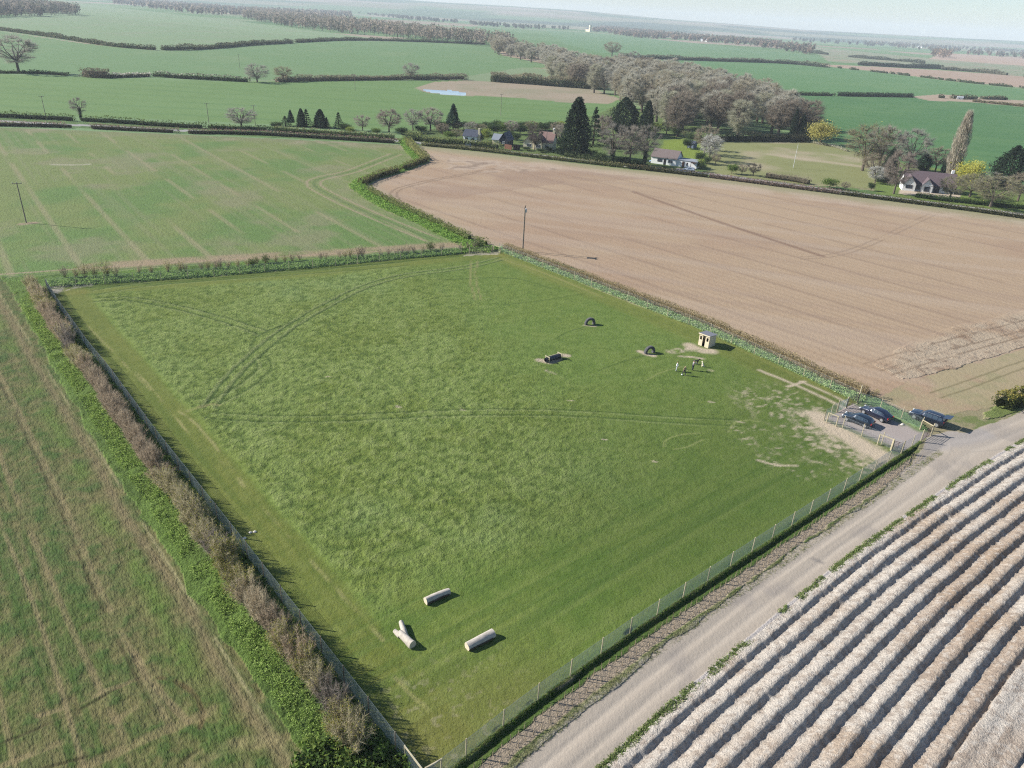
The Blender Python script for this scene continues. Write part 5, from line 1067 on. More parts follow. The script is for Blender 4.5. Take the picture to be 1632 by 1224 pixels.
pole('pole by the lane hedge, farthest left', 73, 186, 8.5, 'T', .3); pole('pole by the lane hedge left of the round bare tree', 333, 197, 8.5, 'T', .3)
pole('pole by the lane hedge right of the round bare tree', 407, 200, 8.5, 'T', .3); pole('pole in the green field left of the pond', 566, 144, 9, 'T', .4)
pole('tall pole in the green field beyond the cottages', 798, 184, 11, 'T', .5); pole('pole in the far green field above the hedge row', 382, 108, 10, 'T', .5)
pole('thin pole beside the lane in front of the pink-roofed cottage', 870, 240, 8, 'I'); 

# ------------------------------------------------------------------ logs, tyres, tunnel, shed, stones
BLE = mat('bleached_wood', C(204, 194, 180, k=.6), .9, noise=(4, .18)); LEND = mat('sawn_end', C(220, 204, 178, k=.7), .85, noise=(9, .1)); BRKD = mat('bark_and_shade', C(96, 84, 74), .95, noise=(5, .3))
def log_mesh(name, L, r0, r1, m, parent, a=(0, 0, 0), flat=0.0, seed=1, bend=.0, n=14, ns=18):
    V = []; 
    for i in range(ns + 1):
        t = i / ns; r = r0 + (r1 - r0) * t
        for k in range(n):
            th = 2 * math.pi * k / n; rr = r * (1 + .10 * (vn(np.array([th * 1.3]), np.array([t * 4.]), 1, seed)[0] - .5) * 2 + .05 * math.sin(3 * th + seed))
            V.append((a[0] + t * L, a[1] + rr * math.cos(th) + bend * math.sin(math.pi * t), max(a[2] + rr * math.sin(th) + r0 * .92, .0) if not flat else a[2] + r0 * .92 + rr * min(math.sin(th), flat)))
    F = [(i * n + k, i * n + (k + 1) % n, (i + 1) * n + (k + 1) % n, (i + 1) * n + k) for i in range(ns) for k in range(n)]
    b = MB().poly(V, F); o = b.build(name, m, parent, smooth=True)
    MB().poly(V[:n], [tuple(range(n))[::-1]]).build('sawn_end', LEND, parent); MB().poly(V[-n:], [tuple(range(n))]).build('sawn_end', LEND, parent)
    return o
def bark(o, L, r0, r1, seed, bend=0.0):  # dark bark strip, its colour also deepening the shade on the near side
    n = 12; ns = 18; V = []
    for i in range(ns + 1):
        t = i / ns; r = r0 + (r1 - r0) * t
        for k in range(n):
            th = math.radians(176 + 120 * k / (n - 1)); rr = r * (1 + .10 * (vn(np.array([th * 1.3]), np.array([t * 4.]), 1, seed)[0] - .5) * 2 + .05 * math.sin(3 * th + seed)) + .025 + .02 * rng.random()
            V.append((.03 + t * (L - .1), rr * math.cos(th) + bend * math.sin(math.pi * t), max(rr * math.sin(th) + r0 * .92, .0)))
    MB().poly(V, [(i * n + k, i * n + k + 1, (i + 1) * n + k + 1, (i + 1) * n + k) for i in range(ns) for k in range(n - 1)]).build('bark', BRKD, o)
def place_log(label, a, b, r0, r1, **k):
    a, b = np.array(a), np.array(b); d = b - a; o = empty('fallen_log', (a[0], a[1], zat(*a) - .04), math.atan2(d[1], d[0])); tag(o, label, 'log'); log_mesh('log_trunk', math.hypot(*d), r0, r1, BLE, o, **k); return o
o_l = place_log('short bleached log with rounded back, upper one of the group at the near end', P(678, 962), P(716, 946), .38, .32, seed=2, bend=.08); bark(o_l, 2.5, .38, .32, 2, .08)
o = place_log('thick split bleached log with dark bark and painted shade on one side, lower right of the group', P(744, 1035), P(786, 1013), .38, .40, seed=5)
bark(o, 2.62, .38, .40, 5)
a = P(658, 1032); b = P(634, 1010); d = b - a; o = empty('forked_log', (a[0], a[1], zat(*a) - .04), math.atan2(d[1], d[0])); tag(o, 'bleached forked log with two arms, left of the group', 'log')
log_mesh('log_trunk', 1.9, .40, .30, BLE, o, seed=3)
br = log_mesh('log_arm', 1.9, .27, .22, BLE, o, seed=4); br.location = (1.15, -.12, .1); br.rotation_euler = (0, 0, -.42)
for e_ in [c for c in o.children if c.name.startswith('sawn_end')][-2:]: e_.location = br.location; e_.rotation_euler = br.rotation_euler
log_mesh('log_arm', .8, .25, .2, BLE, o, a=(1.7, .1, 0), seed=9)
RUB = mat('tyre_rubber', C(98, 98, 100), .85, noise=(6, .25))
def tyre(label, u, v, az, R=.80, r=.30):
    p = P(u, v); V = []; nu, nv = 36, 14; F = []
    for i in range(nu + 1):
        t = math.pi * (i / nu * 1.3 - .15)
        for k in range(nv):
            s_ = 2 * math.pi * k / nv; c_, s2 = math.cos(s_), math.sin(s_); rr = r * .78 * (abs(c_) ** .6 * math.copysign(1, c_)); ww = r * 1.0 * (abs(s2) ** .6 * math.copysign(1, s2))
            if k < 3 or k > nv - 3: rr += .035 * (1 if i % 2 else -.6)
            V.append(((R + rr) * math.cos(t), ww, (R + rr) * math.sin(t) + .3))
    F = [(i * nv + k, (i + 1) * nv + k, (i + 1) * nv + (k + 1) % nv, i * nv + (k + 1) % nv) for i in range(nu) for k in range(nv)]
    o = MB().poly(V, F).build('half_buried_tyre', RUB, loc=(p[0], p[1], zat(*p) - .02)); o.rotation_euler = (0, 0, az); tag(o, label, 'tyre')
tyre('large tractor tyre half buried in the grass, farther of the two', 940, 517, math.radians(22)); tyre('large tractor tyre half buried on bare ground, nearer the wooden shelter', 1035, 562.5, math.radians(28))
# tunnel
a = P(871, 577); b = P(893, 570.5); d = b - a; L = math.hypot(*d); o = empty('dog_tunnel', (a[0], a[1], 0), math.atan2(d[1], d[0])); tag(o, 'dark pipe tunnel held between two pale timber frames', 'dog tunnel')
V = []; n = 22; R_ = .36
for x_ in (-.25, L + .1):
    for rr in (R_, R_ - .04):
        for k in range(n): V.append((x_, rr * math.cos(2 * math.pi * k / n), .42 + rr * math.sin(2 * math.pi * k / n)))
F = []
for k in range(n):
    k2 = (k + 1) % n; F += [(k, k2, 2 * n + k2, 2 * n + k), (n + k2, n + k, 3 * n + k, 3 * n + k2), (k2, k, n + k, n + k2), (2 * n + k, 2 * n + k2, 3 * n + k2, 3 * n + k)]
MB().poly(V, F).build('pipe', mat('blue_black_plastic', C(44, 48, 66), .45, spec=.5), o, smooth=False)
for x_ in (.15, L - .2):
    f = empty('timber_frame', (x_, 0, 0)); f.parent = o
    for y_ in (-.46, .46): MB().box(-.06, .06, y_ - .05, y_ + .05, -.2, .86).build('upright', TIM, f)
    MB().box(-.07, .07, -.56, .56, .86, .95).build('crossbar', TIM, f)
MB().box(.2, L - .26, .16, .26, .76, .84).build('top_rail', TIM, o)
# shelter
a = P(1112.3, 549.3); b = P(1128.2, 555.3); d = b - a; W_ = math.hypot(*d); o = empty('wooden_shelter', (a[0], a[1], 0), math.atan2(d[1], d[0])); tag(o, 'small wooden shelter with grey sloping roof and dark doorway', 'shelter')
SHW = mat('shed_boards', C(222, 206, 176, k=.72), .8, noise=(2.5, .1)); SHD = mat('inside_shade', C(44, 32, 26), .9); FELT = mat('roof_felt', C(140, 142, 150), .9, noise=(6, .12))
D_s = 2.2; h1, h2 = 2.2, 1.95; t = .05; w = W_
f = MB(); dx0, dx1 = w * .36, w * .62
for x0_, x1_, z0_, z1_ in ((0, w * .08, 0, h1), (w * .08, w * .28, 0, 1.12), (w * .08, w * .28, 1.78, h1), (w * .28, dx0, 0, h1), (dx0, dx1, 1.95, h1), (dx1, w * .72, 0, h1), (w * .72, w * .92, 0, 1.12), (w * .72, w * .92, 1.78, h1), (w * .92, w, 0, h1)):
    f.box(x0_, x1_, 0, t, z0_, z1_)
f.build('front_wall', SHW, o)
for nme, xx in (('left_wall', 0.0), ('right_wall', w - t)):
    f = MB()
    for i in range(12):
        z0_ = i * .165; f.poly([(xx, t, z0_), (xx + t, t, z0_), (xx + t, D_s, z0_), (xx, D_s, z0_), (xx + (.012 if nme == 'left_wall' else 0), t, z0_ + .165), (xx + t - (.012 if nme != 'left_wall' else 0), t, z0_ + .165), (xx + t - (.012 if nme != 'left_wall' else 0), D_s, z0_ + .165), (xx + (.012 if nme == 'left_wall' else 0), D_s, z0_ + .165)], [(0, 3, 2, 1), (4, 5, 6, 7), (0, 1, 5, 4), (1, 2, 6, 5), (2, 3, 7, 6), (3, 0, 4, 7)])
    f.poly([(xx, t, 1.98), (xx + t, t, 1.98), (xx + t, t, h1), (xx, t, h1), (xx, D_s, 1.98), (xx + t, D_s, 1.98)], [(0, 1, 2, 3), (0, 3, 4), (1, 5, 2), (2, 5, 4, 3), (0, 4, 5, 1)]); f.build(nme, SHW, o)
MB().box(t, w - t, D_s - t, D_s, 0, 1.94).build('back_wall', SHW, o); MB().box(t, w - t, t, D_s - t, .01, .06).build('floor', SHD, o); MB().box(t + .002, w - t - .002, D_s - t - .03, D_s - t - .004, .07, 1.9).build('shade_panel', SHD, o)  # near-black floor and added back sheet paint the shade behind the openings
MB().poly([(-.12, -.15, h1 + .02), (w + .12, -.15, h1 + .02), (w + .12, D_s + .12, 1.99), (-.12, D_s + .12, 1.99), (-.12, -.15, h1 + .09), (w + .12, -.15, h1 + .09), (w + .12, D_s + .12, 2.06), (-.12, D_s + .12, 2.06)], [(0, 3, 2, 1), (4, 5, 6, 7), (0, 1, 5, 4), (1, 2, 6, 5), (2, 3, 7, 6), (3, 0, 4, 7)]).build('roof', FELT, o)
MB().box(-.13, w + .13, -.18, -.152, h1 - .08, h1 + .1).build('fascia', SHW, o)
# water trough like grey bin by the entrance, white boulder, stones near the left fence
ST = mat('pale_stone', C(214, 206, 192, k=.85), .9, noise=(4, .15))
def stone(label, p, s, name='stone'):
    V = []; n = 8; rings = [(0.0, .9), (.4, 1.0), (.75, .7)]
    for z_, rr in rings:
        for k in range(n):
            a_ = 2 * math.pi * k / n; q = rr * s * (1 + .3 * math.sin(a_ * 2 + p[0]) * .6 + rng.uniform(-.12, .12)); V.append((q * math.cos(a_), q * .7 * math.sin(a_), z_ * s * .8 - .02))
    V.append((0, 0, s * .78)); F = [(i * n + k, i * n + (k + 1) % n, (i + 1) * n + (k + 1) % n, (i + 1) * n + k) for i in range(2) for k in range(n)] + [(2 * n + k, 2 * n + (k + 1) % n, 3 * n) for k in range(n)]
    o = MB().poly(V, F).build(name, ST, loc=(p[0], p[1], zat(*p))); tag(o, label, 'stone')
stone('pale boulder at the edge of the gravel behind the dark saloon', P(1438, 677), .3); 
for j, (u, v) in enumerate([(399, 849), (406, 848), (390, 858)]): stone(['pale stone beside the left fence, middle one of three', 'pale stone beside the left fence, right one of three', 'pale stone beside the left fence, left one of three'][j], P(u, v), .22)

# ------------------------------------------------------------------ cars
GLS = mat('car_glass', (.03, .045, .06), .08, spec=.6); TYR = mat('car_tyre', (.02, .02, .02), .8); RIM = mat('car_rim', (.55, .55, .56), .35, .8); LMP = mat('lamp_glass', (.75, .78, .8), .15); RLM = mat('rear_lamp', (.35, .02, .02), .3); PLA = mat('black_trim', (.02, .02, .022), .6)
def car(label, center, az, L=4.3, W=1.8, Hc=1.48, paint=(.01, .014, .03), kind='hatch', cat='car', hatch_open=False, name='parked_car'):
    o = empty(name, (center[0], center[1], zat(*center)), az); tag(o, label, cat)
    pm = mat('paint_%d_%d_%d' % tuple(int(q * 999) for q in paint), paint, .28, .3, spec=.5, coat=.7)
    hl, hw = L / 2, W / 2; gb = Hc * .60                       # belt height
    if kind == 'suv': st = [(hl, .45, .62, .62, .80), (hl - .12, .28, .86, .88, .90), (hl - .75, .26, 1.0, 1.02, .97), (hl - 1.35, .26, 1.06, 1.08, .99), (hl - 1.95, .26, 1.10, Hc - .1, 1), (hl - 2.3, .26, 1.10, Hc, 1), (-hl + .9, .26, 1.12, Hc, 1), (-hl + .35, .28, 1.12, Hc - .08, .98), (-hl + .06, .34, 1.08, 1.10, .95), (-hl, .42, .8, .82, .9)]
    else: st = [(hl, .40, .52, .52, .74), (hl - .14, .24, .70, .72, .87), (hl - .7, .20, .84, .86, .95), (hl - 1.15, .20, .92, .94, .98), (hl - 1.85, .20, gb + .04, Hc - .08, 1), (hl - 2.2, .20, gb + .05, Hc, 1), (-hl + 1.2, .20, gb + .08, Hc - .03, 1), (-hl + (.55 if kind == 'hatch' else .8), .22, gb + .08, Hc - (.16 if kind == 'hatch' else .2), .97), (-hl + .1, .30, gb + .02, gb + .05, .92), (-hl, .38, .6, .62, .86)]
    V = []; n = 12
    for (x_, z0_, zb, zt, ws) in st:
        w_ = hw * ws; gh = (zt - zb) > .15; wt = w_ * (.76 if gh else .9); zs = (z0_ + zb) / 2
        V += [(x_, -w_ * .86, z0_), (x_, -w_, zs - .1), (x_, -w_, zb - .04), (x_, -w_ * .975, zb), (x_, -wt, zt - .03), (x_, -wt * .7, zt + .01), (x_, wt * .7, zt + .01), (x_, wt, zt - .03), (x_, w_ * .975, zb), (x_, w_, zb - .04), (x_, w_, zs - .1), (x_, w_ * .86, z0_)]
    F = [(i * n + k, i * n + (k + 1) % n, (i + 1) * n + (k + 1) % n, (i + 1) * n + k) for i in range(len(st) - 1) for k in range(n)] + [tuple(range(n))[::-1], tuple(range((len(st) - 1) * n, len(st) * n))]
    body = MB().poly(V, F).build('body', pm, o, bevel=.025); 
    for p_ in body.data.polygons: p_.use_smooth = True
    def pane(nm, i0, i1, k0, k1, fa=.06, fb=.06, fc=.12):
        A, B, Cc_, D = [Vector(V[i * n + k]) for i, k in ((i0, k0), (i1, k0), (i1, k1), (i0, k1))]; c = (A + B + Cc_ + D) / 4; nn = (B - A).cross(D - A).normalized()
        if nn.dot(c - Vector((c.x, 0, .6))) < 0: nn = -nn
        q = [c + (p - c) * .86 + nn * .012 for p in (A, B, Cc_, D)]; MB().poly([*q, *[p - nn * .03 for p in q]], [(0, 1, 2, 3), (7, 6, 5, 4), (0, 4, 5, 1), (1, 5, 6, 2), (2, 6, 7, 3), (3, 7, 4, 0)]).build(nm, GLS, o)
    pane('windscreen', 3, 4, 4, 7)
    for k0, k1 in ((3, 4), (8, 7)):
        pane('side_window', 4, 5, k0, k1); 
        A = [Vector(V[i * n + k]) for i, k in ((5, k0), (6, k0), (6, k1), (5, k1))]
        for f0, f1 in ((0.02, .49), (.52, .98)):
            q = [A[0].lerp(A[1], f0), A[0].lerp(A[1], f1), A[3].lerp(A[2], f1), A[3].lerp(A[2], f0)]; c = sum(q, Vector()) / 4; sg = 1 if c.y > 0 else -1
            q = [c + (p - c) * .9 + Vector((0, sg * .012, 0)) for p in q]; MB().poly([*q, *[p - Vector((0, sg * .03, 0)) for p in q]], [(0, 1, 2, 3), (7, 6, 5, 4), (0, 4, 5, 1), (1, 5, 6, 2), (2, 6, 7, 3), (3, 7, 4, 0)]).build('side_window', GLS, o)
        pane('side_window', 6, 7, k0, k1)
    if not hatch_open: pane('rear_window', 7, 8, 4, 7)
    rw = .34 if kind != 'suv' else .38
    for x_ in (hl - .82, -hl + .82):
        for s_ in (-1, 1):
            wv = empty('wheel', (x_, s_ * (hw - .09), rw)); wv.parent = o
            MB().tube((0, -.11, 0), (0, .11, 0), rw, rw, 20).build('tyre', TYR, wv, bevel=.02); MB().tube((0, s_ * .09, 0), (0, s_ * .125, 0), rw * .68, rw * .62, 14).build('rim', RIM, wv)
    zl = .62 if kind != 'suv' else .78
    for s_ in (-1, 1):
        MB().box(hl - .16, hl - .03, s_ * hw * .72 - .16, s_ * hw * .72 + .16, zl - .03, zl + .1).build('headlight', LMP, o, bevel=.02)
        MB().box(-hl - .0, -hl + .1, s_ * hw * .8 - .1, s_ * hw * .8 + .1, zl + .08, zl + .32).build('rear_light', RLM, o, bevel=.02)
        MB().box(hl - 1.75, hl - 1.6, s_ * (hw + .1) - .09, s_ * (hw + .1) + .09, gb + .02, gb + .17).build('mirror', pm, o, bevel=.02)
    MB().box(hl - .02, hl + .01, -.5, .5, .32, .5).build('grille', PLA, o)
    MB().box(hl + .011, hl + .02, -.26, .26, .34, .44).build('number_plate', LMP, o)
    if kind == 'suv':
        for s_ in (-1, 1): MB().tube((hl - 2.3, s_ * hw * .66, Hc + .05), (-hl + .7, s_ * hw * .66, Hc + .05), .02, n=6).build('roof_rail', RIM, o)
    if hatch_open:
        tg = empty('tailgate', (-hl + .35, 0, Hc - .04)); tg.parent = o; tg.rotation_euler = (0, math.radians(14), 0)
        MB().box(-1.0, 0, -hw * .86, hw * .86, -.02, .05).build('panel', pm, tg, bevel=.02); MB().box(-.6, -.08, -hw * .7, hw * .7, -.045, -.024).build('glass', GLS, tg)
        MB().box(-hl + .02, -hl + .3, -hw * .8, hw * .8, .75, 1.2).build('boot_opening', PLA, o)
    return o
def car_at(label, pf, pr, **k):
    """placed from the feet of its two near-side wheels"""
    a, b = P(*pf), P(*pr); d = a - b; az = math.atan2(d[1], d[0]); m = (a + b) / 2; nrm_ = np.array([-d[1], d[0]]) / np.hypot(*d)
    if nrm_ @ m < 0: nrm_ = -nrm_
    return car(label, m + nrm_ * (k.get('W', 1.8) / 2 - .1), az, **k)
car_at('dark blue small car with pale side windows, nearest the bare apron', (1348.5, 671), (1377, 682), L=4.25, W=1.76, Hc=1.48, paint=(.012, .02, .032))
car_at('dark saloon parked beside the small blue car, nearer the hedge', (1375, 659), (1405, 673), L=4.5, W=1.8, Hc=1.45, kind='saloon', paint=(.012, .016, .035))
car_at('black estate car with raised tailgate outside the parking area', (1458, 668.5), (1489, 680), L=4.75, W=1.88, Hc=1.66, kind='suv', paint=(.012, .018, .034), hatch_open=True)
car('silver blue car driving on the lane between the hedges', P(745, 233), math.radians(165), paint=(.30, .36, .42), name='car', Hc=1.5)
car('pale blue car parked at the left end of the white bungalow', P(1043, 259.5), math.radians(160), paint=(.3, .42, .6))
car('silver car on the gravel drive under the olive tree', P(1522, 308), math.radians(150), paint=(.5, .5, .52)); car('dark car in the shade at the right end of the purple-roofed house', P(1497, 304), math.radians(100), paint=(.03, .03, .035))
car('white car on the lane below the flat-roofed end of the bungalow', P(1098, 272.5), math.radians(160), paint=(.7, .7, .7))

# ------------------------------------------------------------------ houses
WHT = mat('white_render', C(232, 232, 228, k=.85), .85, noise=(1.5, .04)); CRM = mat('cream_render', C(214, 202, 172, k=.85), .85, noise=(1.5, .06)); TILE = mat('brown_tiles', C(136, 122, 118), .85, noise=(5, .18)); TILP = mat('purple_tiles', C(116, 100, 104), .85, noise=(5, .2)); TILR = mat('pinkish_tiles', C(158, 128, 120), .85, noise=(5, .18))
SLT = mat('dark_slate', C(78, 84, 100), .6, noise=(4, .15)); WGL = mat('window_glass', (.05, .06, .08), .1, spec=.6); FRW = mat('white_frame', C(236, 236, 234, k=.85), .6); FRB = mat('brown_frame', C(96, 66, 52), .7); BRK = mat('brick', C(176, 112, 84), .9, noise=(8, .2))
def gable(o, x0, x1, y0, y1, hw_, hr, wm, rm, along='x', ov=.35, pre=''):
    """walls with two gables and a pitched roof"""
    if along == 'x':
        ym = (y0 + y1) / 2; V = [(x0, y0, 0), (x1, y0, 0), (x1, y1, 0), (x0, y1, 0), (x0, y0, hw_), (x1, y0, hw_), (x1, y1, hw_), (x0, y1, hw_), (x0, ym, hr - .06), (x1, ym, hr - .06)]
        F = [(0, 1, 5, 4), (1, 2, 6, 9, 5), (2, 3, 7, 6), (3, 0, 4, 8, 7)]; sl = (hr - hw_) / ((y1 - y0) / 2); e = hw_ - ov * sl
        R = [(x0 - ov, y0 - ov, e), (x1 + ov, y0 - ov, e), (x1 + ov, ym, hr), (x0 - ov, ym, hr), (x0 - ov, y1 + ov, e), (x1 + ov, y1 + ov, e)]
    else:
        xm = (x0 + x1) / 2; V = [(x0, y0, 0), (x1, y0, 0), (x1, y1, 0), (x0, y1, 0), (x0, y0, hw_), (x1, y0, hw_), (x1, y1, hw_), (x0, y1, hw_), (xm, y0, hr - .06), (xm, y1, hr - .06)]
        F = [(0, 1, 5, 8, 4), (1, 2, 6, 5), (2, 3, 7, 9, 6), (3, 0, 4, 7)]; sl = (hr - hw_) / ((x1 - x0) / 2); e = hw_ - ov * sl
        R = [(x0 - ov, y0 - ov, e), (x0 - ov, y1 + ov, e), (xm, y1 + ov, hr), (xm, y0 - ov, hr), (x1 + ov, y0 - ov, e), (x1 + ov, y1 + ov, e)]
    w_ = MB().poly(V, F).build('wall', wm, o)
    RV_ = R + [(a_, b_, c_ + .14) for a_, b_, c_ in R]; r_ = MB().poly(RV_, [(6, 7, 8, 9) if along == 'x' else (9, 8, 7, 6), (9, 8, 11, 10) if along == 'x' else (10, 11, 8, 9), (0, 3, 2, 1), (3, 4, 5, 2), (0, 1, 7, 6), (1, 2, 8, 7), (2, 5, 11, 8), (5, 4, 10, 11), (4, 3, 9, 10), (3, 0, 6, 9)]).build('roof', rm, o)
    return w_, r_
def window(o, x0, x1, z0, z1, y, fm=FRW, nm='window'):
    f = MB(); t_ = .07
    f.box(x0, x1, y - .06, y + .02, z0, z0 + t_).box(x0, x1, y - .06, y + .02, z1 - t_, z1).box(x0, x0 + t_, y - .06, y + .02, z0 + t_, z1 - t_).box(x1 - t_, x1, y - .06, y + .02, z0 + t_, z1 - t_).box((x0 + x1) / 2 - .03, (x0 + x1) / 2 + .03, y - .055, y + .02, z0 + t_, z1 - t_)
    w_ = f.build(nm, fm, o); MB().box(x0 + t_ - .01, x1 - t_ + .01, y - .03, y + .01, z0 + t_ - .01, z1 - t_ + .01).build('pane', WGL, w_); return w_
def house(name, label, pa, pb, cat='house'):
    a, b = P(*pa), P(*pb); d = b - a; o = empty(name, (a[0], a[1], 0), math.atan2(d[1], d[0])); tag(o, label, cat); return o, math.hypot(*d)
o, L = house('white_bungalow', 'long white bungalow with brown tiled roof and flat-roofed extension', (1037, 259.5), (1078, 263)); L = 10.2; o.rotation_euler[2] = math.radians(-27)
gable(o, 0, L, 0, 8, 2.7, 5.2, WHT, TILE); window(o, 2.6, 4.6, .9, 2.1, 0, FRB); window(o, 6.9, 8.9, .9, 2.1, 0)
MB().box(5.15, 6.1, -.05, .03, 0, 2.15).build('door', mat('dark_door', C(50, 44, 52), .5), o)
MB().box(L + .02, L + 8.2, .4, 6, 0, 2.5).build('extension_wall', WHT, o); MB().box(L + .38, L + 8.4, .2, 6.2, 2.503, 2.65).build('flat_roof', mat('grey_flat_roof', C(170, 176, 186), .8), o)
MB().box(L + 2.4, L + 3.3, .33, .42, 0, 2.1).build('door', FRB, o); window(o, L + 4.1, L + 4.6, .8, 1.9, .4, FRB); MB().box(L + 6.0, L + 8.0, -1.0, .38, 2.1, 2.3).build('porch_roof', FRB, o); MB().box(L + 6.1, L + 6.25, -.9, -.75, 0, 2.1).build('porch_post', FRB, o)
o, L = house('purple_roofed_house', 'large bungalow with purple-brown tiled roof and two white front gables', (1437, 303), (1512, 311)); L = 17.5
w_, r_ = gable(o, .5, L, 2.2, 11.5, 2.5, 6.3, WHT, TILP); c_ = MB().box(L - 1.6, L - .7, 7.2, 8.0, 5.0, 7.6).build('chimney', WHT, r_); MB().tube((L - 1.15, 7.6, 7.6), (L - 1.15, 7.6, 7.95), .16, .13, 8).build('chimney_pot', BRK, r_)
gable(o, 0, 4.2, 0, 6.8, 2.5, 5.2, WHT, TILP, 'y', .3); gable(o, 6.3, 9.9, 0.4, 6.8, 2.4, 4.7, WHT, TILP, 'y', .35)
window(o, 1.0, 3.2, .9, 2.1, 0, FRB); window(o, 4.45, 6.1, .4, 2.1, 2.2, FRB); window(o, 7.2, 9.0, .3, 2.0, .4, FRB); MB().box(6.3, 9.9, .33, .39, 2.45, 3.0).build('gable_board', FRW, o)
MB().box(10.6, 12.6, 2.1, 2.19, 0, 2.1).build('garage_door', mat('dark_garage', C(60, 60, 76), .6), o); window(o, 13.6, 15.4, .9, 2.0, 2.2, FRB)
o, L = house('pink_roofed_cottage', 'cream cottage with pinkish tiled gabled roofs and a tall chimney with dish', (833, 236.5), (882, 241.5)); L = 12.4
w_, r_ = gable(o, 6.0, L, 1.0, 8.5, 3.4, 6.8, CRM, TILR); gable(o, 0, 5.2, .6, 7.4, 2.7, 5.4, CRM, TILR, 'y', .3); gable(o, 4.9, 8.3, 0, 7, 3.2, 6.0, CRM, TILR, 'y', .3)
window(o, 1.6, 3.6, .8, 2.1, .6); window(o, 5.6, 7.6, .8, 2.2, 0); window(o, 9.2, 11.0, .9, 2.1, 1.0)
MB().box(L - .9, L - .1, 4.2, 5.0, 5.2, 8.4).build('chimney', CRM, o); MB().tube((L - .5, 4.1, 8.3), (L - .7, 3.8, 8.45), .42, .1, 12).build('satellite_dish', FRW, o)
o, L = house('dark_roofed_cottage', 'small white cottage with dark roof behind the thick lane hedge', (738, 226.5), (762, 229)); L = 6.2
gable(o, 0, L, 0, 6, 2.8, 5.0, WHT, SLT); window(o, .8, 2.2, 1.0, 2.2, 0); window(o, 3.8, 5.2, 1.0, 2.2, 0); MB().box(L + .1, L + .9, 1, 1.8, 0, 6.0).build('chimney', CRM, o)
o, L = house('dark_gabled_house', 'dark blue-grey gabled house between yellow bush and brick drive', (783, 231), (806, 233.5)); L = 6.5
gable(o, 3.6, 7.4, 0, 7, 2.6, 5.4, mat('dark_boarding', C(60, 64, 80), .8), SLT, 'y', .3); gable(o, 0, 3.6, 1, 6, 2.3, 4.2, CRM, mat('pale_slate', C(150, 158, 168), .7)); window(o, 5.0, 6.1, .9, 2.0, 0)
for lab, pa, pb, m_ in (('orange brown board fence left of the brick drive', (804, 237), (816, 239), mat('orange_boards', C(150, 104, 82), .85, noise=(4, .15))), ('dark brown board fence right of the brick drive', (818, 239.5), (829, 238), mat('brown_boards', C(92, 72, 66), .85, noise=(4, .15)))):
    a, b = P(*pa), P(*pb); d = b - a; o = empty('board_fence', (*a, 0), math.atan2(d[1], d[0])); tag(o, lab, 'fence'); n_ = int(math.hypot(*d) / .3); f = MB()
    for i in range(n_): f.box(i * .3, i * .3 + .28, -.02, .02, 0, 1.9 + .03 * (i % 2))
    f.build('boards', m_, o); f = MB()
    for i in range(0, n_ + 1, 6): f.box(i * .3 - .02, i * .3 + .06, .021, .12, 0, 1.95)
    f.build('posts', m_, o)
o, L = house('garden_shed', 'blue-grey garden shed on the lawn behind the bungalow', (1095, 235), (1104, 236.5), 'shed'); gable(o, 0, 3.2, 0, 3, 2.0, 3.0, mat('blue_boards', C(120, 136, 160), .8), SLT); MB().box(1.2, 2.0, -.04, .02, 0, 1.8).build('door', mat('dark_door', C(50, 44, 52), .5), o)
o, L = house('church', 'pale stone church with square tower among far trees', (938, 50.5), (950, 51.5), 'church'); MB().box(0, 9, 0, 9, 0, 26).build('tower', CRM, o); gable(o, -26, -.2, 0, 9, 9, 14, CRM, SLT); window(o, 3, 6, 14, 18, 0, FRW)
for j, (u, v, L_, h_, lab) in enumerate([(1116, 66, 26, 8, 'long white farm building right of the church trees'), (1462, 76, 24, 7, 'white house among the far village trees'), (1478, 64, 60, 9, 'far white industrial shed, left one'), (1534, 70, 80, 9, 'far white industrial shed, right one'), (1525, 158, 5.5, 2.6, 'small white shed beside the bare patch at far right'), (580, 19, 60, 10, 'white building on the far plain at upper left centre'), (1362, 55, 40, 9, 'faint white building below the hills'), (1500, 66, 40, 9, 'pale barn right of the left industrial shed')]):
    o, L = house('farm_building', lab, (u, v), (u + 6, v + .4), 'farm building'); gable(o, 0, L_, 0, L_ * .35, h_ * .65, h_, WHT, mat('pale_metal_roof', C(214, 218, 222), .6), ov=.2); MB().box(L_ * .3, L_ * .4, -.08, .02, 0, h_ * .45).build('door', SLT, o)

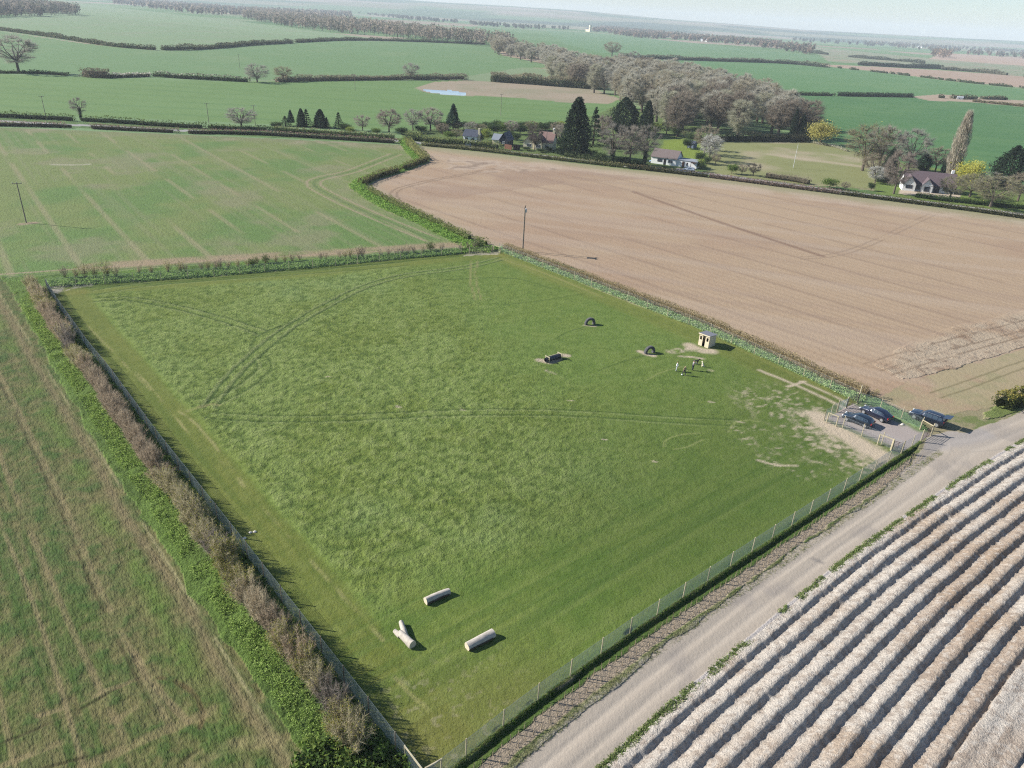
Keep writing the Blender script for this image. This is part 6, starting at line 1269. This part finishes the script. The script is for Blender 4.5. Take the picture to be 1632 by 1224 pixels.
# ------------------------------------------------------------------ people and dogs
SKN = mat('skin', (.45, .27, .19), .6)
def skin(name, verts, edges, radii, m, parent=None, sub=1, loc=None):
    me = bpy.data.meshes.new(name); me.from_pydata([tuple(v) for v in verts], edges, []); me.update(); me.materials.append(m); o = link(name, me, parent, loc)
    md = o.modifiers.new('skin', 'SKIN'); md.use_smooth_shade = True; md.branch_smoothing = .4
    for i, r in enumerate(radii): me.skin_vertices[0].data[i].radius = (r, r) if not isinstance(r, tuple) else r
    me.skin_vertices[0].data[0].use_root = True
    s = o.modifiers.new('sub', 'SUBSURF'); s.levels = sub; s.render_levels = sub; return o
def person(label, p, az, h=1.74, top=(.5, .5, .5), legs=(.03, .03, .05), hair=(.05, .035, .025), shoe=(.04, .04, .04), stride=.0, lean=0.0, armL=(0, 0), armR=(0, 0), head_f=.02):
    """arm = (forward angle of upper arm, extra elbow bend), radians"""
    k = h / 1.75; o = empty('person', (p[0], p[1], zat(*p)), az); tag(o, label, 'person')
    V = []; R = []; E = []
    def v(x, y, z, r): V.append((x * k, y * k, z * k)); R.append(r * k if not isinstance(r, tuple) else (r[0] * k, r[1] * k)); return len(V) - 1
    def e(*a): 
        for i in range(len(a) - 1): E.append((a[i], a[i + 1]))
    lx = lambda z: math.sin(lean) * (z - .93); lz = lambda z: .93 + (z - .93) * math.cos(lean) if z > .93 else z
    def t(x, y, z, r): return v(x + (lx(z) if z > .93 else 0), y, lz(z), r)
    pel = t(0, 0, .95, (.11, .15)); wai = t(0, 0, 1.12, (.095, .13)); che = t(0, 0, 1.32, (.11, .16)); nek = t(0, 0, 1.47, .055); chn = t(head_f, 0, 1.56, .066); hed = t(head_f + .005, 0, 1.64, .092); crn = t(head_f - .01, 0, 1.71, .07)
    e(pel, wai, che, nek, chn, hed, crn); nose = t(head_f + .105, 0, 1.61, .014); e(hed, nose)
    J = {}
    for s, arm in ((1, armL), (-1, armR)):
        sh = t(0, .185 * s, 1.40, .055); e(che, sh); a1, a2 = arm; sx, sz = lx(1.40), lz(1.40)
        ex, ez = sx + .29 * math.sin(a1), sz - .29 * math.cos(a1); el_ = v(ex, .225 * s, ez, .038); e(sh, el_)
        wx_, wz_ = ex + .25 * math.sin(a1 + a2), ez - .25 * math.cos(a1 + a2); wr_ = v(wx_, .225 * s, wz_, .027); e(el_, wr_)
        fx, fz = math.sin(a1 + a2), -math.cos(a1 + a2); ha = v(wx_ + .07 * fx, .225 * s, wz_ + .07 * fz, (.016, .035)); e(wr_, ha)
        for i, (oy, fl_) in enumerate(((-.03, .07), (-.01, .085), (.01, .08), (.03, .062))):
            b0 = v(wx_ + (.10) * fx, .225 * s + oy, wz_ + .10 * fz, .009); b1 = v(wx_ + (.10 + fl_) * fx - .012 * fz, .225 * s + oy, wz_ + (.10 + fl_) * fz + .012 * fx, .008); e(ha, b0, b1)
        th = v(wx_ + .075 * fx + .035, .225 * s - .02 * s, wz_ + .075 * fz, .010); e(wr_, th)
        hp = v(0, .09 * s, .88, (.085, .09)); kx = stride * s * .22; kn = v(kx + .03, .10 * s, .50, .055); an = v(stride * s * .36 - .03, .10 * s, .09, .036); toe = v(stride * s * .36 + .12, .115 * s, .035, .034); e(pel, hp, kn, an, toe); J[s] = (sh, el_, wr_, hp, kn, an, toe)
    skin('body', V, E, R, SKN, o)
    f = lambda i, g: (R[i] + g) if not isinstance(R[i], tuple) else (R[i][0] + g, R[i][1] + g)
    for s in (1, -1):
        for dy in (-.032 * s,): 
            MB().tube((0, 0, -.01), (0, 0, .01), .012 * k, n=6).build('eye', PLA, o, loc=tuple(Vector(V[hed]) + Vector((.085 * k, .032 * s * k, .005))))
    def sub_(name, idx, edges, g, m): mp_ = {j: i for i, j in enumerate(idx)}; skin(name, [V[j] for j in idx], [(mp_[a_], mp_[b_]) for a_, b_ in edges], [f(j, g) for j in idx], m, o)
    tm = mat('cloth_%d' % hash(top), top, .9); lm = mat('cloth_%d' % hash(legs), legs, .9)
    sub_('jacket', [che, wai, pel, nek] + [j for s in (1, -1) for j in J[s][:3]], [(che, wai), (wai, pel), (che, nek)] + [q for s in (1, -1) for q in ((che, J[s][0]), (J[s][0], J[s][1]), (J[s][1], J[s][2]))], .02, tm)
    sub_('trousers', [pel] + [j for s in (1, -1) for j in J[s][3:6]], [q for s in (1, -1) for q in ((pel, J[s][3]), (J[s][3], J[s][4]), (J[s][4], J[s][5]))], .015, lm)
    for s in (1, -1): sub_('shoe', [J[s][5], J[s][6]], [(J[s][5], J[s][6])], .012, mat('shoe_%d' % hash(shoe), shoe, .6))
    c = Vector(V[crn]) + Vector((-.02 * k, 0, .0)); b = Vector(V[hed]) + Vector((-.035 * k, 0, 0)); skin('hair', [b, c], [(0, 1)], [.09 * k, .082 * k], mat('hair_%d' % hash(hair), hair, .8), o)
    return o
person('person in a long white top and pale trousers standing at the left of the group', P(1077.5, 591.5), math.radians(-20), 1.74, (.75, .76, .75), (.55, .58, .62), lean=.05, armL=(.2, .5), armR=(.1, .4))
person('person in a khaki jacket and dark trousers walking in front of the group', P(1089.5, 598), math.radians(-60), 1.72, (.27, .22, .13), (.03, .03, .045), stride=.8, lean=.12, armL=(.5, .7), armR=(-.2, .6))
person('person with grey top and dark navy trousers raising an arm beside a black dog', P(1103.5, 590.5), math.radians(15), 1.82, (.22, .23, .27), (.015, .02, .035), hair=(.5, .45, .38), lean=.04, armL=(1.1, .6), armR=(1.3, .4))
def dog(label, p, az, c, s=1.0, pose='stand'):
    m = mat('fur_%d' % hash(c), c, .95); o = empty('dog', (p[0], p[1], zat(*p)), az, (s, s, s)); tag(o, label, 'dog')
    if pose == 'stand':
        V = [(-.28, 0, .56), (0, 0, .55), (.26, 0, .57), (.40, 0, .70), (.52, 0, .80), (.68, 0, .76), (-.42, 0, .62), (-.62, 0, .50), (.48, .05, .87), (.48, -.05, .87)]; E = [(0, 1), (1, 2), (2, 3), (3, 4), (4, 5), (0, 6), (6, 7), (4, 8), (4, 9)]; R = [(.10, .11), (.11, .10), (.14, .12), .08, .075, .035, .04, .02, .03, .03]
        for y_ in (.09, -.09):
            n = len(V); V += [(.26, y_, .42), (.22, y_, .22), (.25, y_, .03), (.30, y_, .02), (-.30, y_, .44), (-.22, y_, .30), (-.38, y_, .20), (-.33, y_, .03), (-.27, y_, .02)]; E += [(2, n), (n, n + 1), (n + 1, n + 2), (n + 2, n + 3), (0, n + 4), (n + 4, n + 5), (n + 5, n + 6), (n + 6, n + 7), (n + 7, n + 8)]; R += [.06, .035, .026, .028, .075, .05, .032, .026, .028]
    else:
        V = [(-.22, 0, .16), (-.12, 0, .36), (.0, 0, .58), (.05, 0, .74), (.10, 0, .84), (.24, 0, .82), (-.32, 0, .06), (-.5, 0, .04), (.06, .05, .92), (.06, -.05, .92)]; E = [(0, 1), (1, 2), (2, 3), (3, 4), (4, 5), (0, 6), (6, 7), (4, 8), (4, 9)]; R = [(.14, .14), (.14, .13), (.13, .12), .085, .08, .038, .05, .02, .03, .03]
        for y_ in (.09, -.09):
            n = len(V); V += [(.06, y_, .40), (.07, y_, .20), (.08, y_, .03), (.13, y_, .02), (-.12, y_ * 1.4, .14), (.04, y_ * 1.4, .20), (-.04, y_ * 1.4, .04), (.06, y_ * 1.4, .02)]; E += [(2, n), (n, n + 1), (n + 1, n + 2), (n + 2, n + 3), (0, n + 4), (n + 4, n + 5), (n + 5, n + 6), (n + 6, n + 7)]; R += [.055, .036, .028, .03, .08, .06, .04, .03]
    skin('body', V, E, R, m, o)
dog('large black dog standing beside the person in navy trousers', P(1108.5, 580.5), math.radians(10), (.012, .012, .014), 1.15); dog('cream pale dog sitting at the right of the group', P(1119, 584), math.radians(150), (.62, .55, .42), 1.0, 'sit')
o = MB().tube((0, 0, 0), (0, 0, .001), .1).build('ball', FRW); bpy.data.objects.remove(o)
bpy.ops.mesh.primitive_uv_sphere_add(radius=.12, location=(*P(1086.8, 598), .12), segments=16, ring_count=10); o = bpy.context.object; o.name = 'ball'; o.data.materials.append(FRW); tag(o, 'small white ball at the feet of the person in khaki', 'ball')
